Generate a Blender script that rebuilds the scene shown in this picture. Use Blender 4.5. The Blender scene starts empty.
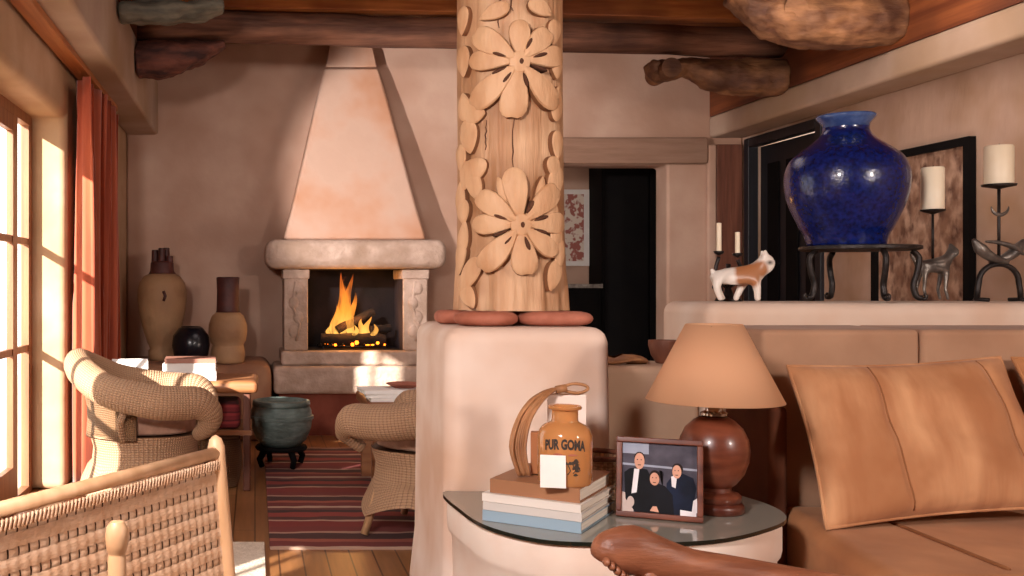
import bpy, math, random
from mathutils import Vector, Matrix
random.seed(7)
PI = math.pi
scene = bpy.context.scene
COL = scene.collection

# ------------------------------------------------------------------ helpers
F, CX, CY, EYE = 1000.0, 255.0, 285.0, 1.25
def P(px, py, d):
    return Vector(((px-CX)/F*d, d, EYE-(py-CY)/F*d))

def lin(h):
    h = h.lstrip('#'); out = []
    for i in (0, 2, 4):
        c = int(h[i:i+2], 16)/255
        out.append(c/12.92 if c <= .04045 else ((c+.055)/1.055)**2.4)
    return (*out, 1.0)

class MB:
    def __init__(s, M=None):
        s.v = []; s.f = []; s.uv = []; s.mi = []; s.M = M or Matrix.Identity(4)
    def add(s, vs, fs, uvs=None, mi=0):
        b = len(s.v)
        s.v += [s.M @ Vector(v) for v in vs]
        for k, f in enumerate(fs):
            s.f.append([b+i for i in f])
            s.uv.append(uvs[k] if uvs else [(0, 0)]*len(f))
            s.mi.append(mi)
        return s
    def box(s, x0, x1, y0, y1, z0, z1, mi=0):
        vs = [(x0,y0,z0),(x1,y0,z0),(x1,y1,z0),(x0,y1,z0),(x0,y0,z1),(x1,y0,z1),(x1,y1,z1),(x0,y1,z1)]
        return s.add(vs, [(0,3,2,1),(4,5,6,7),(0,1,5,4),(1,2,6,5),(2,3,7,6),(3,0,4,7)], mi=mi)
    def prism(s, poly, a0, a1, axis='z', mi=0):
        # poly: 2d points; axis z:(x,y)  y:(x,z)  x:(y,z)
        def mk(p, a):
            return (p[0],p[1],a) if axis == 'z' else ((p[0],a,p[1]) if axis == 'y' else (a,p[0],p[1]))
        n = len(poly)
        vs = [mk(p, a0) for p in poly]+[mk(p, a1) for p in poly]
        fs = [list(range(n))[::-1], list(range(n, 2*n))]+[(i,(i+1)%n,n+(i+1)%n,n+i) for i in range(n)]
        return s.add(vs, fs, mi=mi)
    def grid(s, fn, nu, nv, cu=False, cv=False, su=1., sv=1., mi=0):
        vs = []; mu = nu if cu else nu+1; mv = nv if cv else nv+1
        for j in range(mv):
            for i in range(mu):
                vs.append(fn(i/nu, j/nv))
        fs = []; uvs = []
        for j in range(nv):
            for i in range(nu):
                a = i; b = (i+1) % mu; c = j; d = (j+1) % mv
                fs.append((c*mu+a, c*mu+b, d*mu+b, d*mu+a))
                uvs.append([(i/nu*su,j/nv*sv),((i+1)/nu*su,j/nv*sv),((i+1)/nu*su,(j+1)/nv*sv),(i/nu*su,(j+1)/nv*sv)])
        return s.add(vs, fs, uvs, mi)
    def lathe(s, prof, c=(0,0,0), n=40, sx=1., sy=1., mi=0):
        b = len(s.v)
        m = len(prof)
        L = 2*PI*max(p[0] for p in prof)
        s.grid(lambda u, v: (c[0]+sx*prof[round(v*(m-1))][0]*math.cos(2*PI*u), c[1]+sy*prof[round(v*(m-1))][0]*math.sin(2*PI*u), c[2]+prof[round(v*(m-1))][1]),
               n, m-1, cu=True, su=L, sv=sum(math.dist(prof[i], prof[i+1]) for i in range(m-1)), mi=mi)
        for j, rev in ((0, True), (m-1, False)):
            if prof[j][0] > 1e-5:
                idx = [b+j*n+i for i in range(n)]
                s.f.append(idx[::-1] if rev else idx); s.uv.append([(0,0)]*n); s.mi.append(mi)
        return s
    def tube(s, path, rad, n=10, closed=False, cap=True, up=None, mi=0):
        path = [Vector(p) for p in path]; m = len(path)
        if not isinstance(rad, (list, tuple)): rad = [rad]*m
        T = []
        for i in range(m):
            a = path[(i-1) % m] if (closed or i > 0) else path[i]
            b = path[(i+1) % m] if (closed or i < m-1) else path[i]
            T.append((b-a).normalized())
        u0 = Vector(up) if up else (Vector((0,0,1)) if abs(T[0].z) < .9 else Vector((1,0,0)))
        N = (u0-T[0]*u0.dot(T[0])).normalized()
        b0 = len(s.v); L = 0; rings = []; Ls = []
        for i in range(m):
            if i:
                L += (path[i]-path[i-1]).length
            if up: N = Vector(up)
            N = (N-T[i]*N.dot(T[i])).normalized(); B = T[i].cross(N)
            r = rad[i]; ra, rb = (r if isinstance(r, (list, tuple)) else (r, r))
            rings.append([path[i]+N*(ra*math.cos(2*PI*k/n))+B*(rb*math.sin(2*PI*k/n)) for k in range(n)]); Ls.append(L)
        vs = [p for r in rings for p in r]
        fs = []; uvs = []
        rr = [max(r) if isinstance(r, (list, tuple)) else r for r in rad]; cir = 2*PI*max(rr)
        for i in range(m if closed else m-1):
            j = (i+1) % m; lj = Ls[j] if j else L+(path[0]-path[-1]).length
            for k in range(n):
                q = (k+1) % n
                fs.append((i*n+k, i*n+q, j*n+q, j*n+k))
                uvs.append([(Ls[i],k/n*cir),(Ls[i],(k+1)/n*cir),(lj,(k+1)/n*cir),(lj,k/n*cir)])
        if cap and not closed:
            fs += [list(range(n))[::-1], [(m-1)*n+k for k in range(n)]]; uvs += [[(0,0)]*n]*2
        return s.add(vs, fs, uvs, mi)
    def ball(s, c, r, n=16, mi=0):
        if not isinstance(r, (list, tuple)): r = (r, r, r)
        m = max(6, n//2)
        return s.grid(lambda u, v: (c[0]+r[0]*math.cos(2*PI*u)*math.sin(PI*max(.002, min(.998, v))), c[1]+r[1]*math.sin(2*PI*u)*math.sin(PI*max(.002, min(.998, v))), c[2]-r[2]*math.cos(PI*v)), n, m, cu=True, mi=mi)
    def build(s, name, mats, parent=None, smooth=False, bevel=0, seg=3, subsurf=0, label=None):
        me = bpy.data.meshes.new(name)
        me.from_pydata([tuple(v) for v in s.v], [], s.f)
        ul = me.uv_layers.new(name='UVMap')
        k = 0
        for q in s.uv:
            for c in q:
                ul.data[k].uv = c; k += 1
        mats = mats if isinstance(mats, (list, tuple)) else [mats]
        for m in mats: me.materials.append(m)
        for p, mi in zip(me.polygons, s.mi):
            p.material_index = mi
            p.use_smooth = bool(smooth) or bevel > 0
        me.update()
        o = bpy.data.objects.new(name, me); COL.objects.link(o)
        if bevel:
            b = o.modifiers.new('Bevel', 'BEVEL'); b.width = bevel; b.segments = seg; b.limit_method = 'ANGLE'; b.angle_limit = math.radians(35)
            b.harden_normals = False
            if not subsurf:
                w = o.modifiers.new('WN', 'WEIGHTED_NORMAL'); w.keep_sharp = False
        if subsurf:
            m = o.modifiers.new('Sub', 'SUBSURF'); m.levels = subsurf; m.render_levels = subsurf
        if smooth == 'auto':
            ang = math.radians(40)
            import bmesh
            bm = bmesh.new(); bm.from_mesh(me)
            for e in bm.edges:
                if len(e.link_faces) == 2 and e.calc_face_angle(0) > ang: e.smooth = False
            bm.to_mesh(me); bm.free()
        if parent is not None:
            o.parent = parent
            if parent.type == 'EMPTY': o.matrix_parent_inverse = parent.matrix_basis.inverted()
        if label: o['label'] = label
        return o

def tag(o, label, cat, group=None, kind=None):
    o['label'] = label; o['category'] = cat
    if group: o['group'] = group
    if kind: o['kind'] = kind
    return o
def thing(name, label, cat, loc, rz=0, group=None):
    o = bpy.data.objects.new(name, None); COL.objects.link(o)
    o.location = loc; o.rotation_euler = (0, 0, rz); o.empty_display_size = .1
    o.matrix_basis = Matrix.Translation(Vector(loc)) @ Matrix.Rotation(rz, 4, 'Z')
    return tag(o, label, cat, group)
def struct(mb, name, m, **k):
    o = mb.build(name, m, **k)
    if o.parent is None: o['kind'] = 'structure'
    return o
def XF(loc, rz=0, rx=0, ry=0):
    return Matrix.Translation(Vector(loc)) @ Matrix.Rotation(rz, 4, 'Z') @ Matrix.Rotation(ry, 4, 'Y') @ Matrix.Rotation(rx, 4, 'X')
def catmull(pts, n=6, closed=False):
    pts = [Vector(p) for p in pts]; out = []; m = len(pts)
    for i in range(m if closed else m-1):
        p0 = pts[(i-1) % m] if (closed or i) else pts[0]; p1 = pts[i]; p2 = pts[(i+1) % m]
        p3 = pts[(i+2) % m] if (closed or i < m-2) else pts[-1]
        for k in range(n):
            t = k/n
            out.append(.5*((2*p1)+(p2-p0)*t+(2*p0-5*p1+4*p2-p3)*t*t+(3*p1-p0-3*p2+p3)*t**3))
    if not closed: out.append(pts[-1])
    return out
def interp(lst, m):
    out = []
    for i in range(m):
        t = i/(m-1)*(len(lst)-1); k = min(int(t), len(lst)-2); a = t-k
        out.append(lst[k]*(1-a)+lst[k+1]*a)
    return out

# ------------------------------------------------------------------ materials
def new_mat(name):
    m = bpy.data.materials.new(name); m.use_nodes = True
    nt = m.node_tree; nt.nodes.clear()
    out = nt.nodes.new('ShaderNodeOutputMaterial'); b = nt.nodes.new('ShaderNodeBsdfPrincipled')
    nt.links.new(b.outputs[0], out.inputs[0])
    return m, nt, b, out
def mat(name, c1, c2=None, scale=6, stretch=(1,1,1), rough=.7, metal=0, bump=0, bscale=None, blotch=None, bl_scale=1.2, detail=5, coat=0, spec=.5, sheen=0, lo=.35, hi=.65):
    m, nt, b, out = new_mat(name); N = nt.nodes.new; L = nt.links.new
    c1 = lin(c1) if isinstance(c1, str) else c1; c2 = (lin(c2) if isinstance(c2, str) else c2) or c1
    tc = N('ShaderNodeTexCoord'); mp = N('ShaderNodeMapping'); mp.inputs['Scale'].default_value = stretch
    L(tc.outputs['Object'], mp.inputs[0])
    no = N('ShaderNodeTexNoise'); no.inputs['Scale'].default_value = scale; no.inputs['Detail'].default_value = detail
    L(mp.outputs[0], no.inputs['Vector'])
    cr = N('ShaderNodeValToRGB'); cr.color_ramp.elements[0].color = c1; cr.color_ramp.elements[1].color = c2
    cr.color_ramp.elements[0].position = lo; cr.color_ramp.elements[1].position = hi
    L(no.outputs[0], cr.inputs[0]); col = cr.outputs[0]
    if blotch:
        n2 = N('ShaderNodeTexNoise'); n2.inputs['Scale'].default_value = bl_scale; n2.inputs['Detail'].default_value = 3
        L(tc.outputs['Object'], n2.inputs['Vector'])
        r2 = N('ShaderNodeValToRGB'); r2.color_ramp.elements[0].position = .4; r2.color_ramp.elements[1].position = .68
        r2.color_ramp.elements[0].color = (0,0,0,1); r2.color_ramp.elements[1].color = (1,1,1,1)
        L(n2.outputs[0], r2.inputs[0])
        mx = N('ShaderNodeMix'); mx.data_type = 'RGBA'; L(r2.outputs[0], mx.inputs[0]); L(col, mx.inputs[6])
        mx.inputs[7].default_value = lin(blotch); col = mx.outputs[2]
    L(col, b.inputs['Base Color'])
    b.inputs['Roughness'].default_value = rough; b.inputs['Metallic'].default_value = metal
    b.inputs['Coat Weight'].default_value = coat; b.inputs['Specular IOR Level'].default_value = spec
    b.inputs['Sheen Weight'].default_value = sheen
    if bump:
        n3 = N('ShaderNodeTexNoise'); n3.inputs['Scale'].default_value = bscale or scale*2; n3.inputs['Detail'].default_value = 6
        L(mp.outputs[0], n3.inputs['Vector'])
        bp = N('ShaderNodeBump'); bp.inputs['Strength'].default_value = bump; bp.inputs['Distance'].default_value = .02
        L(n3.outputs[0], bp.inputs['Height']); L(bp.outputs[0], b.inputs['Normal'])
    return m
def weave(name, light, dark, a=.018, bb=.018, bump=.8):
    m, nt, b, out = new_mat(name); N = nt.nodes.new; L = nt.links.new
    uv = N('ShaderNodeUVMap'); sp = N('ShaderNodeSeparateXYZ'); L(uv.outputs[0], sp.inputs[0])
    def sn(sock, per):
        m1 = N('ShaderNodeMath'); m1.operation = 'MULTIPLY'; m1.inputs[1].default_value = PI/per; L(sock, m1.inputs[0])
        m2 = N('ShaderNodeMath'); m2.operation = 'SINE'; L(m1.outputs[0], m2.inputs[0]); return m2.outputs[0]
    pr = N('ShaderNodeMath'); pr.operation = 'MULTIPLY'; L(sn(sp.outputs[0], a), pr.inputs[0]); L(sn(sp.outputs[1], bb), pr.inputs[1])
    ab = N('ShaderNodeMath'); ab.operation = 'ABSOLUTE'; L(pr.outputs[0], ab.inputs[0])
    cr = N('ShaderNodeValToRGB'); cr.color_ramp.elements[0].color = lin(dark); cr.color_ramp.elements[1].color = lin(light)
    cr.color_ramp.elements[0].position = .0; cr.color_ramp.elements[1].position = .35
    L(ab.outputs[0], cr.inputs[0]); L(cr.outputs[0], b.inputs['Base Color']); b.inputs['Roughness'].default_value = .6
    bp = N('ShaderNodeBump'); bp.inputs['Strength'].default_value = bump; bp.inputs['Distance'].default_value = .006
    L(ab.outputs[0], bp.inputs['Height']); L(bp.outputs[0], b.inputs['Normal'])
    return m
def stripes(name, axis, period, cols, warp=.03, rough=.95):
    m, nt, b, out = new_mat(name); N = nt.nodes.new; L = nt.links.new
    tc = N('ShaderNodeTexCoord'); sp = N('ShaderNodeSeparateXYZ'); L(tc.outputs['Object'], sp.inputs[0])
    no = N('ShaderNodeTexNoise'); no.inputs['Scale'].default_value = 4; L(tc.outputs['Object'], no.inputs['Vector'])
    m1 = N('ShaderNodeMath'); m1.operation = 'MULTIPLY_ADD'; L(no.outputs[0], m1.inputs[0]); m1.inputs[1].default_value = warp; L(sp.outputs[axis], m1.inputs[2])
    m2 = N('ShaderNodeMath'); m2.operation = 'DIVIDE'; L(m1.outputs[0], m2.inputs[0]); m2.inputs[1].default_value = period
    m3 = N('ShaderNodeMath'); m3.operation = 'FRACT'; L(m2.outputs[0], m3.inputs[0])
    cr = N('ShaderNodeValToRGB'); cr.color_ramp.interpolation = 'CONSTANT'
    els = cr.color_ramp.elements
    for i, (p, c) in enumerate(cols):
        e = els[i] if i < 2 else els.new(p)
        e.position = p; e.color = lin(c)
    L(m3.outputs[0], cr.inputs[0]); L(cr.outputs[0], b.inputs['Base Color']); b.inputs['Roughness'].default_value = rough
    n3 = N('ShaderNodeTexNoise'); n3.inputs['Scale'].default_value = 150; L(tc.outputs['Object'], n3.inputs['Vector'])
    bp = N('ShaderNodeBump'); bp.inputs['Strength'].default_value = .4; L(n3.outputs[0], bp.inputs['Height']); L(bp.outputs[0], b.inputs['Normal'])
    return m
def planks(name, cs, width, axis=0, rough=.35):
    m, nt, b, out = new_mat(name); N = nt.nodes.new; L = nt.links.new
    tc = N('ShaderNodeTexCoord'); mp = N('ShaderNodeMapping'); L(tc.outputs['Object'], mp.inputs[0])
    if axis: mp.inputs['Rotation'].default_value = (0, 0, PI/2)
    br = N('ShaderNodeTexBrick'); br.inputs['Scale'].default_value = 1; br.inputs['Brick Width'].default_value = 1.7; br.inputs['Row Height'].default_value = width
    br.inputs['Mortar Size'].default_value = .004; br.inputs['Color1'].default_value = lin(cs[0]); br.inputs['Color2'].default_value = lin(cs[1]); br.inputs['Mortar'].default_value = lin(cs[2])
    L(mp.outputs[0], br.inputs[0])
    m2 = N('ShaderNodeMapping'); L(mp.outputs[0], m2.inputs[0]); m2.inputs['Scale'].default_value = (1, 14, 1)
    no = N('ShaderNodeTexNoise'); no.inputs['Scale'].default_value = 3; no.inputs['Detail'].default_value = 6; L(m2.outputs[0], no.inputs[0])
    mx = N('ShaderNodeMix'); mx.data_type = 'RGBA'; mx.blend_type = 'MULTIPLY'; mx.inputs[0].default_value = .6
    L(br.outputs[0], mx.inputs[6]); L(no.outputs[0], mx.inputs[7]); L(mx.outputs[2], b.inputs['Base Color'])
    b.inputs['Roughness'].default_value = rough
    return m
def emis(name, c, s):
    m, nt, b, out = new_mat(name); b.inputs['Base Color'].default_value = lin(c)
    b.inputs['Emission Color'].default_value = lin(c); b.inputs['Emission Strength'].default_value = s
    return m
def thin_glass(name, tint=(1,1,1,1), fac=.06):
    m, nt, b, out = new_mat(name); N = nt.nodes.new; L = nt.links.new
    tr = N('ShaderNodeBsdfTransparent'); tr.inputs[0].default_value = tint; gl = N('ShaderNodeBsdfGlossy'); gl.inputs['Roughness'].default_value = .02
    mx = N('ShaderNodeMixShader'); mx.inputs[0].default_value = fac
    L(tr.outputs[0], mx.inputs[1]); L(gl.outputs[0], mx.inputs[2]); L(mx.outputs[0], out.inputs[0])
    return m

M = {}
M['wall'] = mat('plaster_wall', '#bd9c88', '#c9aa96', 2.5, rough=.9, bump=.25, bscale=9, blotch='#ad8872', bl_scale=1.1)
M['wall_l'] = mat('plaster_left', '#b4926f', '#c4a384', 3, rough=.9, bump=.25, bscale=10, blotch='#a9855f')
M['wall_r'] = mat('plaster_right', '#b39582', '#bd9f8a', 3, stretch=(1,1,.35), rough=.9, bump=.3, bscale=12, blotch='#a17f63', bl_scale=2)
M['soffit'] = mat('plaster_soffit', '#ae9582', '#bca490', 3, rough=.9, bump=.2, bscale=9, blotch='#a5886a')
M['hood'] = mat('plaster_hood', '#c0a08c', '#cbab98', 2.2, rough=.9, bump=.2, bscale=8, blotch='#bb8a6b', bl_scale=2.2)
M['stone'] = mat('cantera_stone', '#ad9482', '#c9b09f', 9, rough=.95, bump=.6, bscale=30, blotch='#a08672', bl_scale=4)
M['pedestal'] = mat('plaster_pedestal', '#e0cabb', '#e9d7ca', 3, rough=.85, bump=.15, bscale=10, blotch='#cfab92', bl_scale=2.2)
M['white_pl'] = mat('plaster_white', '#d8c3b2', '#e2d0c0', 3, rough=.85, bump=.15, bscale=10, blotch='#d0b29c', bl_scale=2.5)
M['lowwall'] = mat('plaster_low', '#b8977c', '#c3a288', 3, rough=.9, bump=.15, bscale=10)
M['drum'] = mat('plaster_drum', '#e6d6c8', '#ebdccf', 4, rough=.8, bump=.1, bscale=12, blotch='#dfc4b2', bl_scale=3)
M['floor'] = planks('wood_floor', ('#b67c4b', '#a06a3e', '#5a3620'), .11, axis=1)
M['ceil'] = planks('ceiling_boards', ('#8a4f28', '#7a4422', '#2a1408'), .14, axis=1, rough=.7)
M['beam'] = mat('log_beam', '#54301f', '#8a5d45', 3, stretch=(.5,6,6), rough=.75, bump=.5, bscale=10, blotch='#3a2016', bl_scale=1.6)
M['timber'] = mat('orange_timber', '#9c5426', '#c47a40', 3, stretch=(.4,8,8), rough=.6, bump=.2, blotch='#6b3517', bl_scale=1.4)
M['fascia'] = mat('fascia_wood', '#6e361a', '#95542c', 3, stretch=(8,.4,8), rough=.6, bump=.2, blotch='#4f2410', bl_scale=1.2)
M['board'] = mat('pelmet_wood', '#9c5628', '#c07a42', 4, stretch=(8,.4,8), rough=.5, bump=.1)
M['corbel'] = mat('corbel_wood', '#5a3420', '#a9784f', 3, stretch=(1.2,4,4), rough=.7, bump=.6, bscale=9, blotch='#4a2a18', bl_scale=3)
M['corbel_dk'] = mat('corbel_dark', '#33160f', '#6b3a2a', 4, stretch=(1,4,4), rough=.8, bump=.6, bscale=9)
M['corbel_gr'] = mat('corbel_grey', '#4c4a40', '#77705f', 4, stretch=(1,4,4), rough=.8, bump=.6, bscale=9)
M['pillar'] = mat('carved_pine', '#b5865f', '#d5ad87', 3, stretch=(5,5,.5), rough=.6, bump=.5, bscale=10, blotch='#96663f', bl_scale=3)
M['relief'] = mat('carved_relief', '#c2936a', '#d3a981', 5, stretch=(3,3,1), rough=.6, bump=.3, bscale=14)
M['crack'] = mat('crack_dark', '#4a2a16', '#5a3520', 6, rough=.9)
M['edge_shade'] = mat('relief_edge_shade', '#6b4225', '#845634', 8, rough=.8)  # shading around the carved reliefs, painted on their side faces
M['terra'] = mat('terracotta', '#9a5740', '#b4705a', 9, rough=.8, bump=.3, bscale=30)
M['curtain'] = mat('curtain_cloth', '#9a3f22', '#b4542f', 6, stretch=(3,3,.3), rough=.8, sheen=.3)
M['winwood'] = mat('window_wood', '#7d4e30', '#94623f', 4, stretch=(8,8,.5), rough=.5)
M['pane'] = thin_glass('window_pane')
M['wick'] = weave('wicker_weave', '#b8916f', '#86644a', .016, .013)
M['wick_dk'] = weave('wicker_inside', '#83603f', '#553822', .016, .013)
M['rattan'] = mat('rattan_pole', '#b58a60', '#cfa67c', 10, stretch=(4,4,1), rough=.5)
M['cane'] = mat('cane_strip', '#c9a17f', '#dab899', 14, stretch=(1,1,4), rough=.55, bump=.2, bscale=60)
M['cane_dk'] = mat('cane_slit_shade', '#6b472d', '#7a5438', 14, rough=.8)
M['chairwood'] = mat('pale_turned_wood', '#bf946b', '#d6ad86', 6, stretch=(3,3,.6), rough=.45)
M['carved'] = mat('carved_dark_wood', '#70402a', '#975f42', 5, stretch=(1,4,4), rough=.48, bump=.2, bscale=20, coat=.0)
M['lampwood'] = mat('lamp_wood', '#4a1f14', '#733d29', 5, stretch=(1,1,5), rough=.33, coat=.15)
M['seatcush'] = mat('cushion_mauve', '#9a7460', '#b08a74', 20, rough=.95, bump=.2, bscale=60)
M['suede'] = mat('sofa_suede', '#aa7145', '#bd8355', 4, rough=.9, sheen=.05, bump=.12, bscale=12, blotch='#9c653c', bl_scale=3)
M['suede_b'] = mat('sofa_back_suede', '#9c755a', '#ab8468', 4, rough=.9, sheen=.05, bump=.1, bscale=12)
M['suede_p'] = mat('pillow_suede', '#a46c44', '#c89469', 4, stretch=(2.4,1,.35), rough=.85, sheen=.08, bump=.2, bscale=9, blotch='#9f673f', bl_scale=4)
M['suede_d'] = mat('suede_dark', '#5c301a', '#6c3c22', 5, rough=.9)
M['seam'] = mat('seam_dark', '#85532f', '#8e5b37', 8, rough=.9)
M['glass_top'] = mat('smoked_glass', '#8b877c', '#8b877c', 3, rough=.06, spec=1.0)
M['glass_edge'] = mat('glass_edge', '#101613', '#182019', 3, rough=.15)
M['iron'] = mat('black_iron', '#24201f', '#3a3432', 20, rough=.45, metal=.7, bump=.2)
M['iron_lt'] = mat('grey_iron', '#5a5450', '#8a827a', 20, rough=.4, metal=.7, bump=.2)
M['wax'] = mat('candle_wax', '#ead9bb', '#f0e2c8', 8, rough=.5)
M['cobalt'] = mat('cobalt_glaze', '#050f3c', '#0a1f66', 60, rough=.26, coat=.25, bump=.12, bscale=45, spec=.4)
M['cobalt_lip'] = mat('cobalt_lip', '#2a4278', '#4a6494', 20, rough=.25, coat=.4)
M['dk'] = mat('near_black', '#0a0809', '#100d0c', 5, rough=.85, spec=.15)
M['dkdoor'] = mat('blue_black_door', '#0e0e14', '#181820', 5, stretch=(6,6,.5), rough=.5)
M['redbrown'] = mat('redbrown_wood', '#5c3120', '#754530', 4, stretch=(6,6,.5), rough=.6, bump=.2)
M['lintel'] = mat('lintel_tan', '#8c6c58', '#9d7c68', 4, stretch=(.5,4,4), rough=.9, bump=.3)
M['soot'] = mat('firebox_soot', '#120c0d', '#221719', 5, rough=.95, bump=.3)
M['soot_b'] = mat('firebox_brick', '#241a22', '#33272e', 6, rough=.9, bump=.3)
M['char'] = mat('charred_log', '#0d0807', '#2e1a10', 10, rough=.95, bump=.7)
M['ember'] = emis('ember', '#ff7a1a', 5)
M['clay'] = mat('buff_clay', '#a17c58', '#b8926b', 8, rough=.7, bump=.25, bscale=20, blotch='#8e6848', bl_scale=4)
M['clay_dk'] = mat('oxblood_clay', '#3a1a16', '#52261f', 8, rough=.6, bump=.2)
M['blackpot'] = mat('black_burnished', '#0c0c12', '#16161e', 6, rough=.25)
M['greenpot'] = mat('green_bronze', '#5c6b66', '#84928b', 12, stretch=(1,1,3), rough=.5, bump=.4, bscale=25, blotch='#48564f', bl_scale=6)
M['tablewood'] = mat('side_table_wood', '#7d4a2a', '#a06a42', 4, stretch=(.6,5,5), rough=.5, bump=.2)
M['bench'] = mat('adobe_bench', '#94694c', '#a67a5b', 4, rough=.9, bump=.3, bscale=14, blotch='#825740', bl_scale=3)
M['basebrick'] = mat('red_clay_base', '#6e3322', '#834432', 6, rough=.9, bump=.3)
M['paper'] = mat('white_paper', '#e6e2dc', '#efece6', 8, rough=.7)
M['pages'] = mat('book_pages', '#d8cfc0', '#ece5d8', 4, stretch=(1,1,120), rough=.9)
M['card'] = mat('pale_card', '#e3cdbf', '#ead8cc', 8, rough=.8)
M['redcloth'] = stripes('red_blanket', 2, .05, [(0,'#6b1f22'),(.5,'#842b2b'),(.8,'#4f1519')])
M['kilim'] = stripes('kilim', 1, .86, [(0,'#7c2f29'),(.14,'#b08d78'),(.17,'#57302b'),(.26,'#8a3a31'),(.38,'#432c2a'),(.44,'#6b3a33'),(.5,'#b3937f'),(.55,'#6e2e2a'),(.66,'#96503f'),(.72,'#482a27'),(.84,'#a67f6c'),(.88,'#74302b')], warp=.09)
M['palerug'] = mat('pale_rug', '#cdbba6', '#dccbb8', 40, rough=.95, bump=.5, bscale=80)
M['straw'] = mat('straw', '#8d5d38', '#bb8659', 12, stretch=(1,1,.4), rough=.6)
M['brownblock'] = mat('brown_block', '#a8673a', '#b87848', 5, rough=.6)
M['shade'] = None
M['dirt'] = mat('terrace', '#c9b8a4', '#d4c4b0', 2, rough=.9)

# amber stoneware / glass jar
def amber():
    m, nt, b, out = new_mat('amber_glass')
    b.inputs['Base Color'].default_value = lin('#d3935a'); b.inputs['Roughness'].default_value = .12
    b.inputs['Transmission Weight'].default_value = .35; b.inputs['IOR'].default_value = 1.3
    b.inputs['Coat Weight'].default_value = .6; b.inputs['Coat Roughness'].default_value = .05
    return m
M['amber'] = amber()
def shade_m():
    m, nt, b, out = new_mat('lampshade_paper'); N = nt.nodes.new; L = nt.links.new
    b.inputs['Base Color'].default_value = lin('#e3b48c'); b.inputs['Roughness'].default_value = .8
    tl = N('ShaderNodeBsdfTranslucent'); tl.inputs[0].default_value = lin('#eab988')
    mx = N('ShaderNodeMixShader'); mx.inputs[0].default_value = .4
    L(b.outputs[0], mx.inputs[1]); L(tl.outputs[0], mx.inputs[2]); L(mx.outputs[0], out.inputs[0])
    return m
M['shade'] = shade_m()
M['chrome'] = mat('chrome', '#b8b4ae', '#c8c4be', 5, rough=.15, metal=1)
def flame_m():
    m, nt, b, out = new_mat('flame'); N = nt.nodes.new; L = nt.links.new
    tc = N('ShaderNodeTexCoord'); sp = N('ShaderNodeSeparateXYZ'); L(tc.outputs['Object'], sp.inputs[0])
    mr = N('ShaderNodeMapRange'); L(sp.outputs[2], mr.inputs[0]); mr.inputs[1].default_value = .74; mr.inputs[2].default_value = 1.36
    no = N('ShaderNodeTexNoise'); no.inputs['Scale'].default_value = 14; no.inputs['Detail'].default_value = 3
    mp = N('ShaderNodeMapping'); mp.inputs['Scale'].default_value = (1,1,.35); L(tc.outputs['Object'], mp.inputs[0]); L(mp.outputs[0], no.inputs[0])
    cr = N('ShaderNodeValToRGB'); e = cr.color_ramp.elements
    e[0].position = 0; e[0].color = (1,.55,.12,1); e[1].position = 1; e[1].color = (.5,.07,.01,1)
    k = e.new(.45); k.color = (1,.30,.035,1)
    L(mr.outputs[0], cr.inputs[0])
    em = N('ShaderNodeEmission'); L(cr.outputs[0], em.inputs[0]); em.inputs[1].default_value = 1.35
    tr = N('ShaderNodeBsdfTransparent')
    al = N('ShaderNodeMath'); al.operation = 'MULTIPLY_ADD'; L(no.outputs[0], al.inputs[0]); al.inputs[1].default_value = 2.2; al.inputs[2].default_value = -.55
    sb = N('ShaderNodeMath'); sb.operation = 'MULTIPLY_ADD'; sb.use_clamp = True; L(mr.outputs[0], sb.inputs[0]); sb.inputs[1].default_value = -.38; L(al.outputs[0], sb.inputs[2])
    mx = N('ShaderNodeMixShader'); L(sb.outputs[0], mx.inputs[0]); L(tr.outputs[0], mx.inputs[1]); L(em.outputs[0], mx.inputs[2]); L(mx.outputs[0], out.inputs[0])
    return m
M['flame'] = flame_m()

# ------------------------------------------------------------------ room shell
struct(MB().box(-1.45, 4.6, -1.6, 10.7, -.1, 0), 'floor', M['floor'])
struct(MB().box(-1.45, 4.6, -1.6, 10.7, 3.42, 3.5), 'ceiling', M['ceil'])
WY0, WY1, WH = 4.1, 6.1, 2.27
struct(MB().prism([(-1.6,0),(2.3,0),(2.3,1.1),(3.05,1.1),(3.05,0),(WY0,0),(WY0,WH),(WY1,WH),(WY1,0),(9.2,0),(9.2,3.42),(-1.6,3.42)], -1.45, -1.15, 'x'), 'wall_left', M['wall_l'], bevel=.05, seg=4)  # unseen low notch and pier shaped to steer the sun
struct(MB().prism([(-1.15,0),(2.5,0),(2.5,2.32),(3.68,2.32),(3.68,0),(4.36,0),(4.36,3.42),(-1.15,3.42)], 8.93, 9.2, 'y'), 'wall_back', M['wall'], bevel=.03, seg=3)
struct(MB().prism([(-1.6,0),(7.72,0),(7.72,2.5),(8.8,2.5),(8.8,0),(9.2,0),(9.2,3.42),(-1.6,3.42)], 4.36, 4.6, 'x'), 'wall_right', M['wall_r'])
struct(MB().box(-1.45, 4.6, -1.7, -1.6, 0, 3.42), 'wall_front', M['wall'])
struct(MB().box(1.6, 4.6, 10.5, 10.6, 0, 3.42), 'wall_hall_back', M['wall'])
struct(MB().box(1.6, 1.7, 9.2, 10.5, 0, 3.42), 'wall_hall_left', M['wall'])
struct(MB().box(4.5, 4.6, 9.2, 10.5, 0, 3.42), 'wall_hall_right', M['wall'])
struct(MB().box(-1.15, -.866, -1.6, 8.93, 2.59, 3.07), 'trim_1', M['soffit'], bevel=.025)
struct(MB().box(-1.125, -1.03, -1.6, 7.5, 2.552, 2.589), 'trim_2', M['board'])
struct(MB().box(4.05, 4.36, -1.6, 8.93, 2.56, 2.75), 'trim_3', M['soffit'], bevel=.03)
struct(MB().box(4.06, 4.2, -1.6, 8.93, 2.751, 3.42), 'trim_4', M['fascia'])
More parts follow.
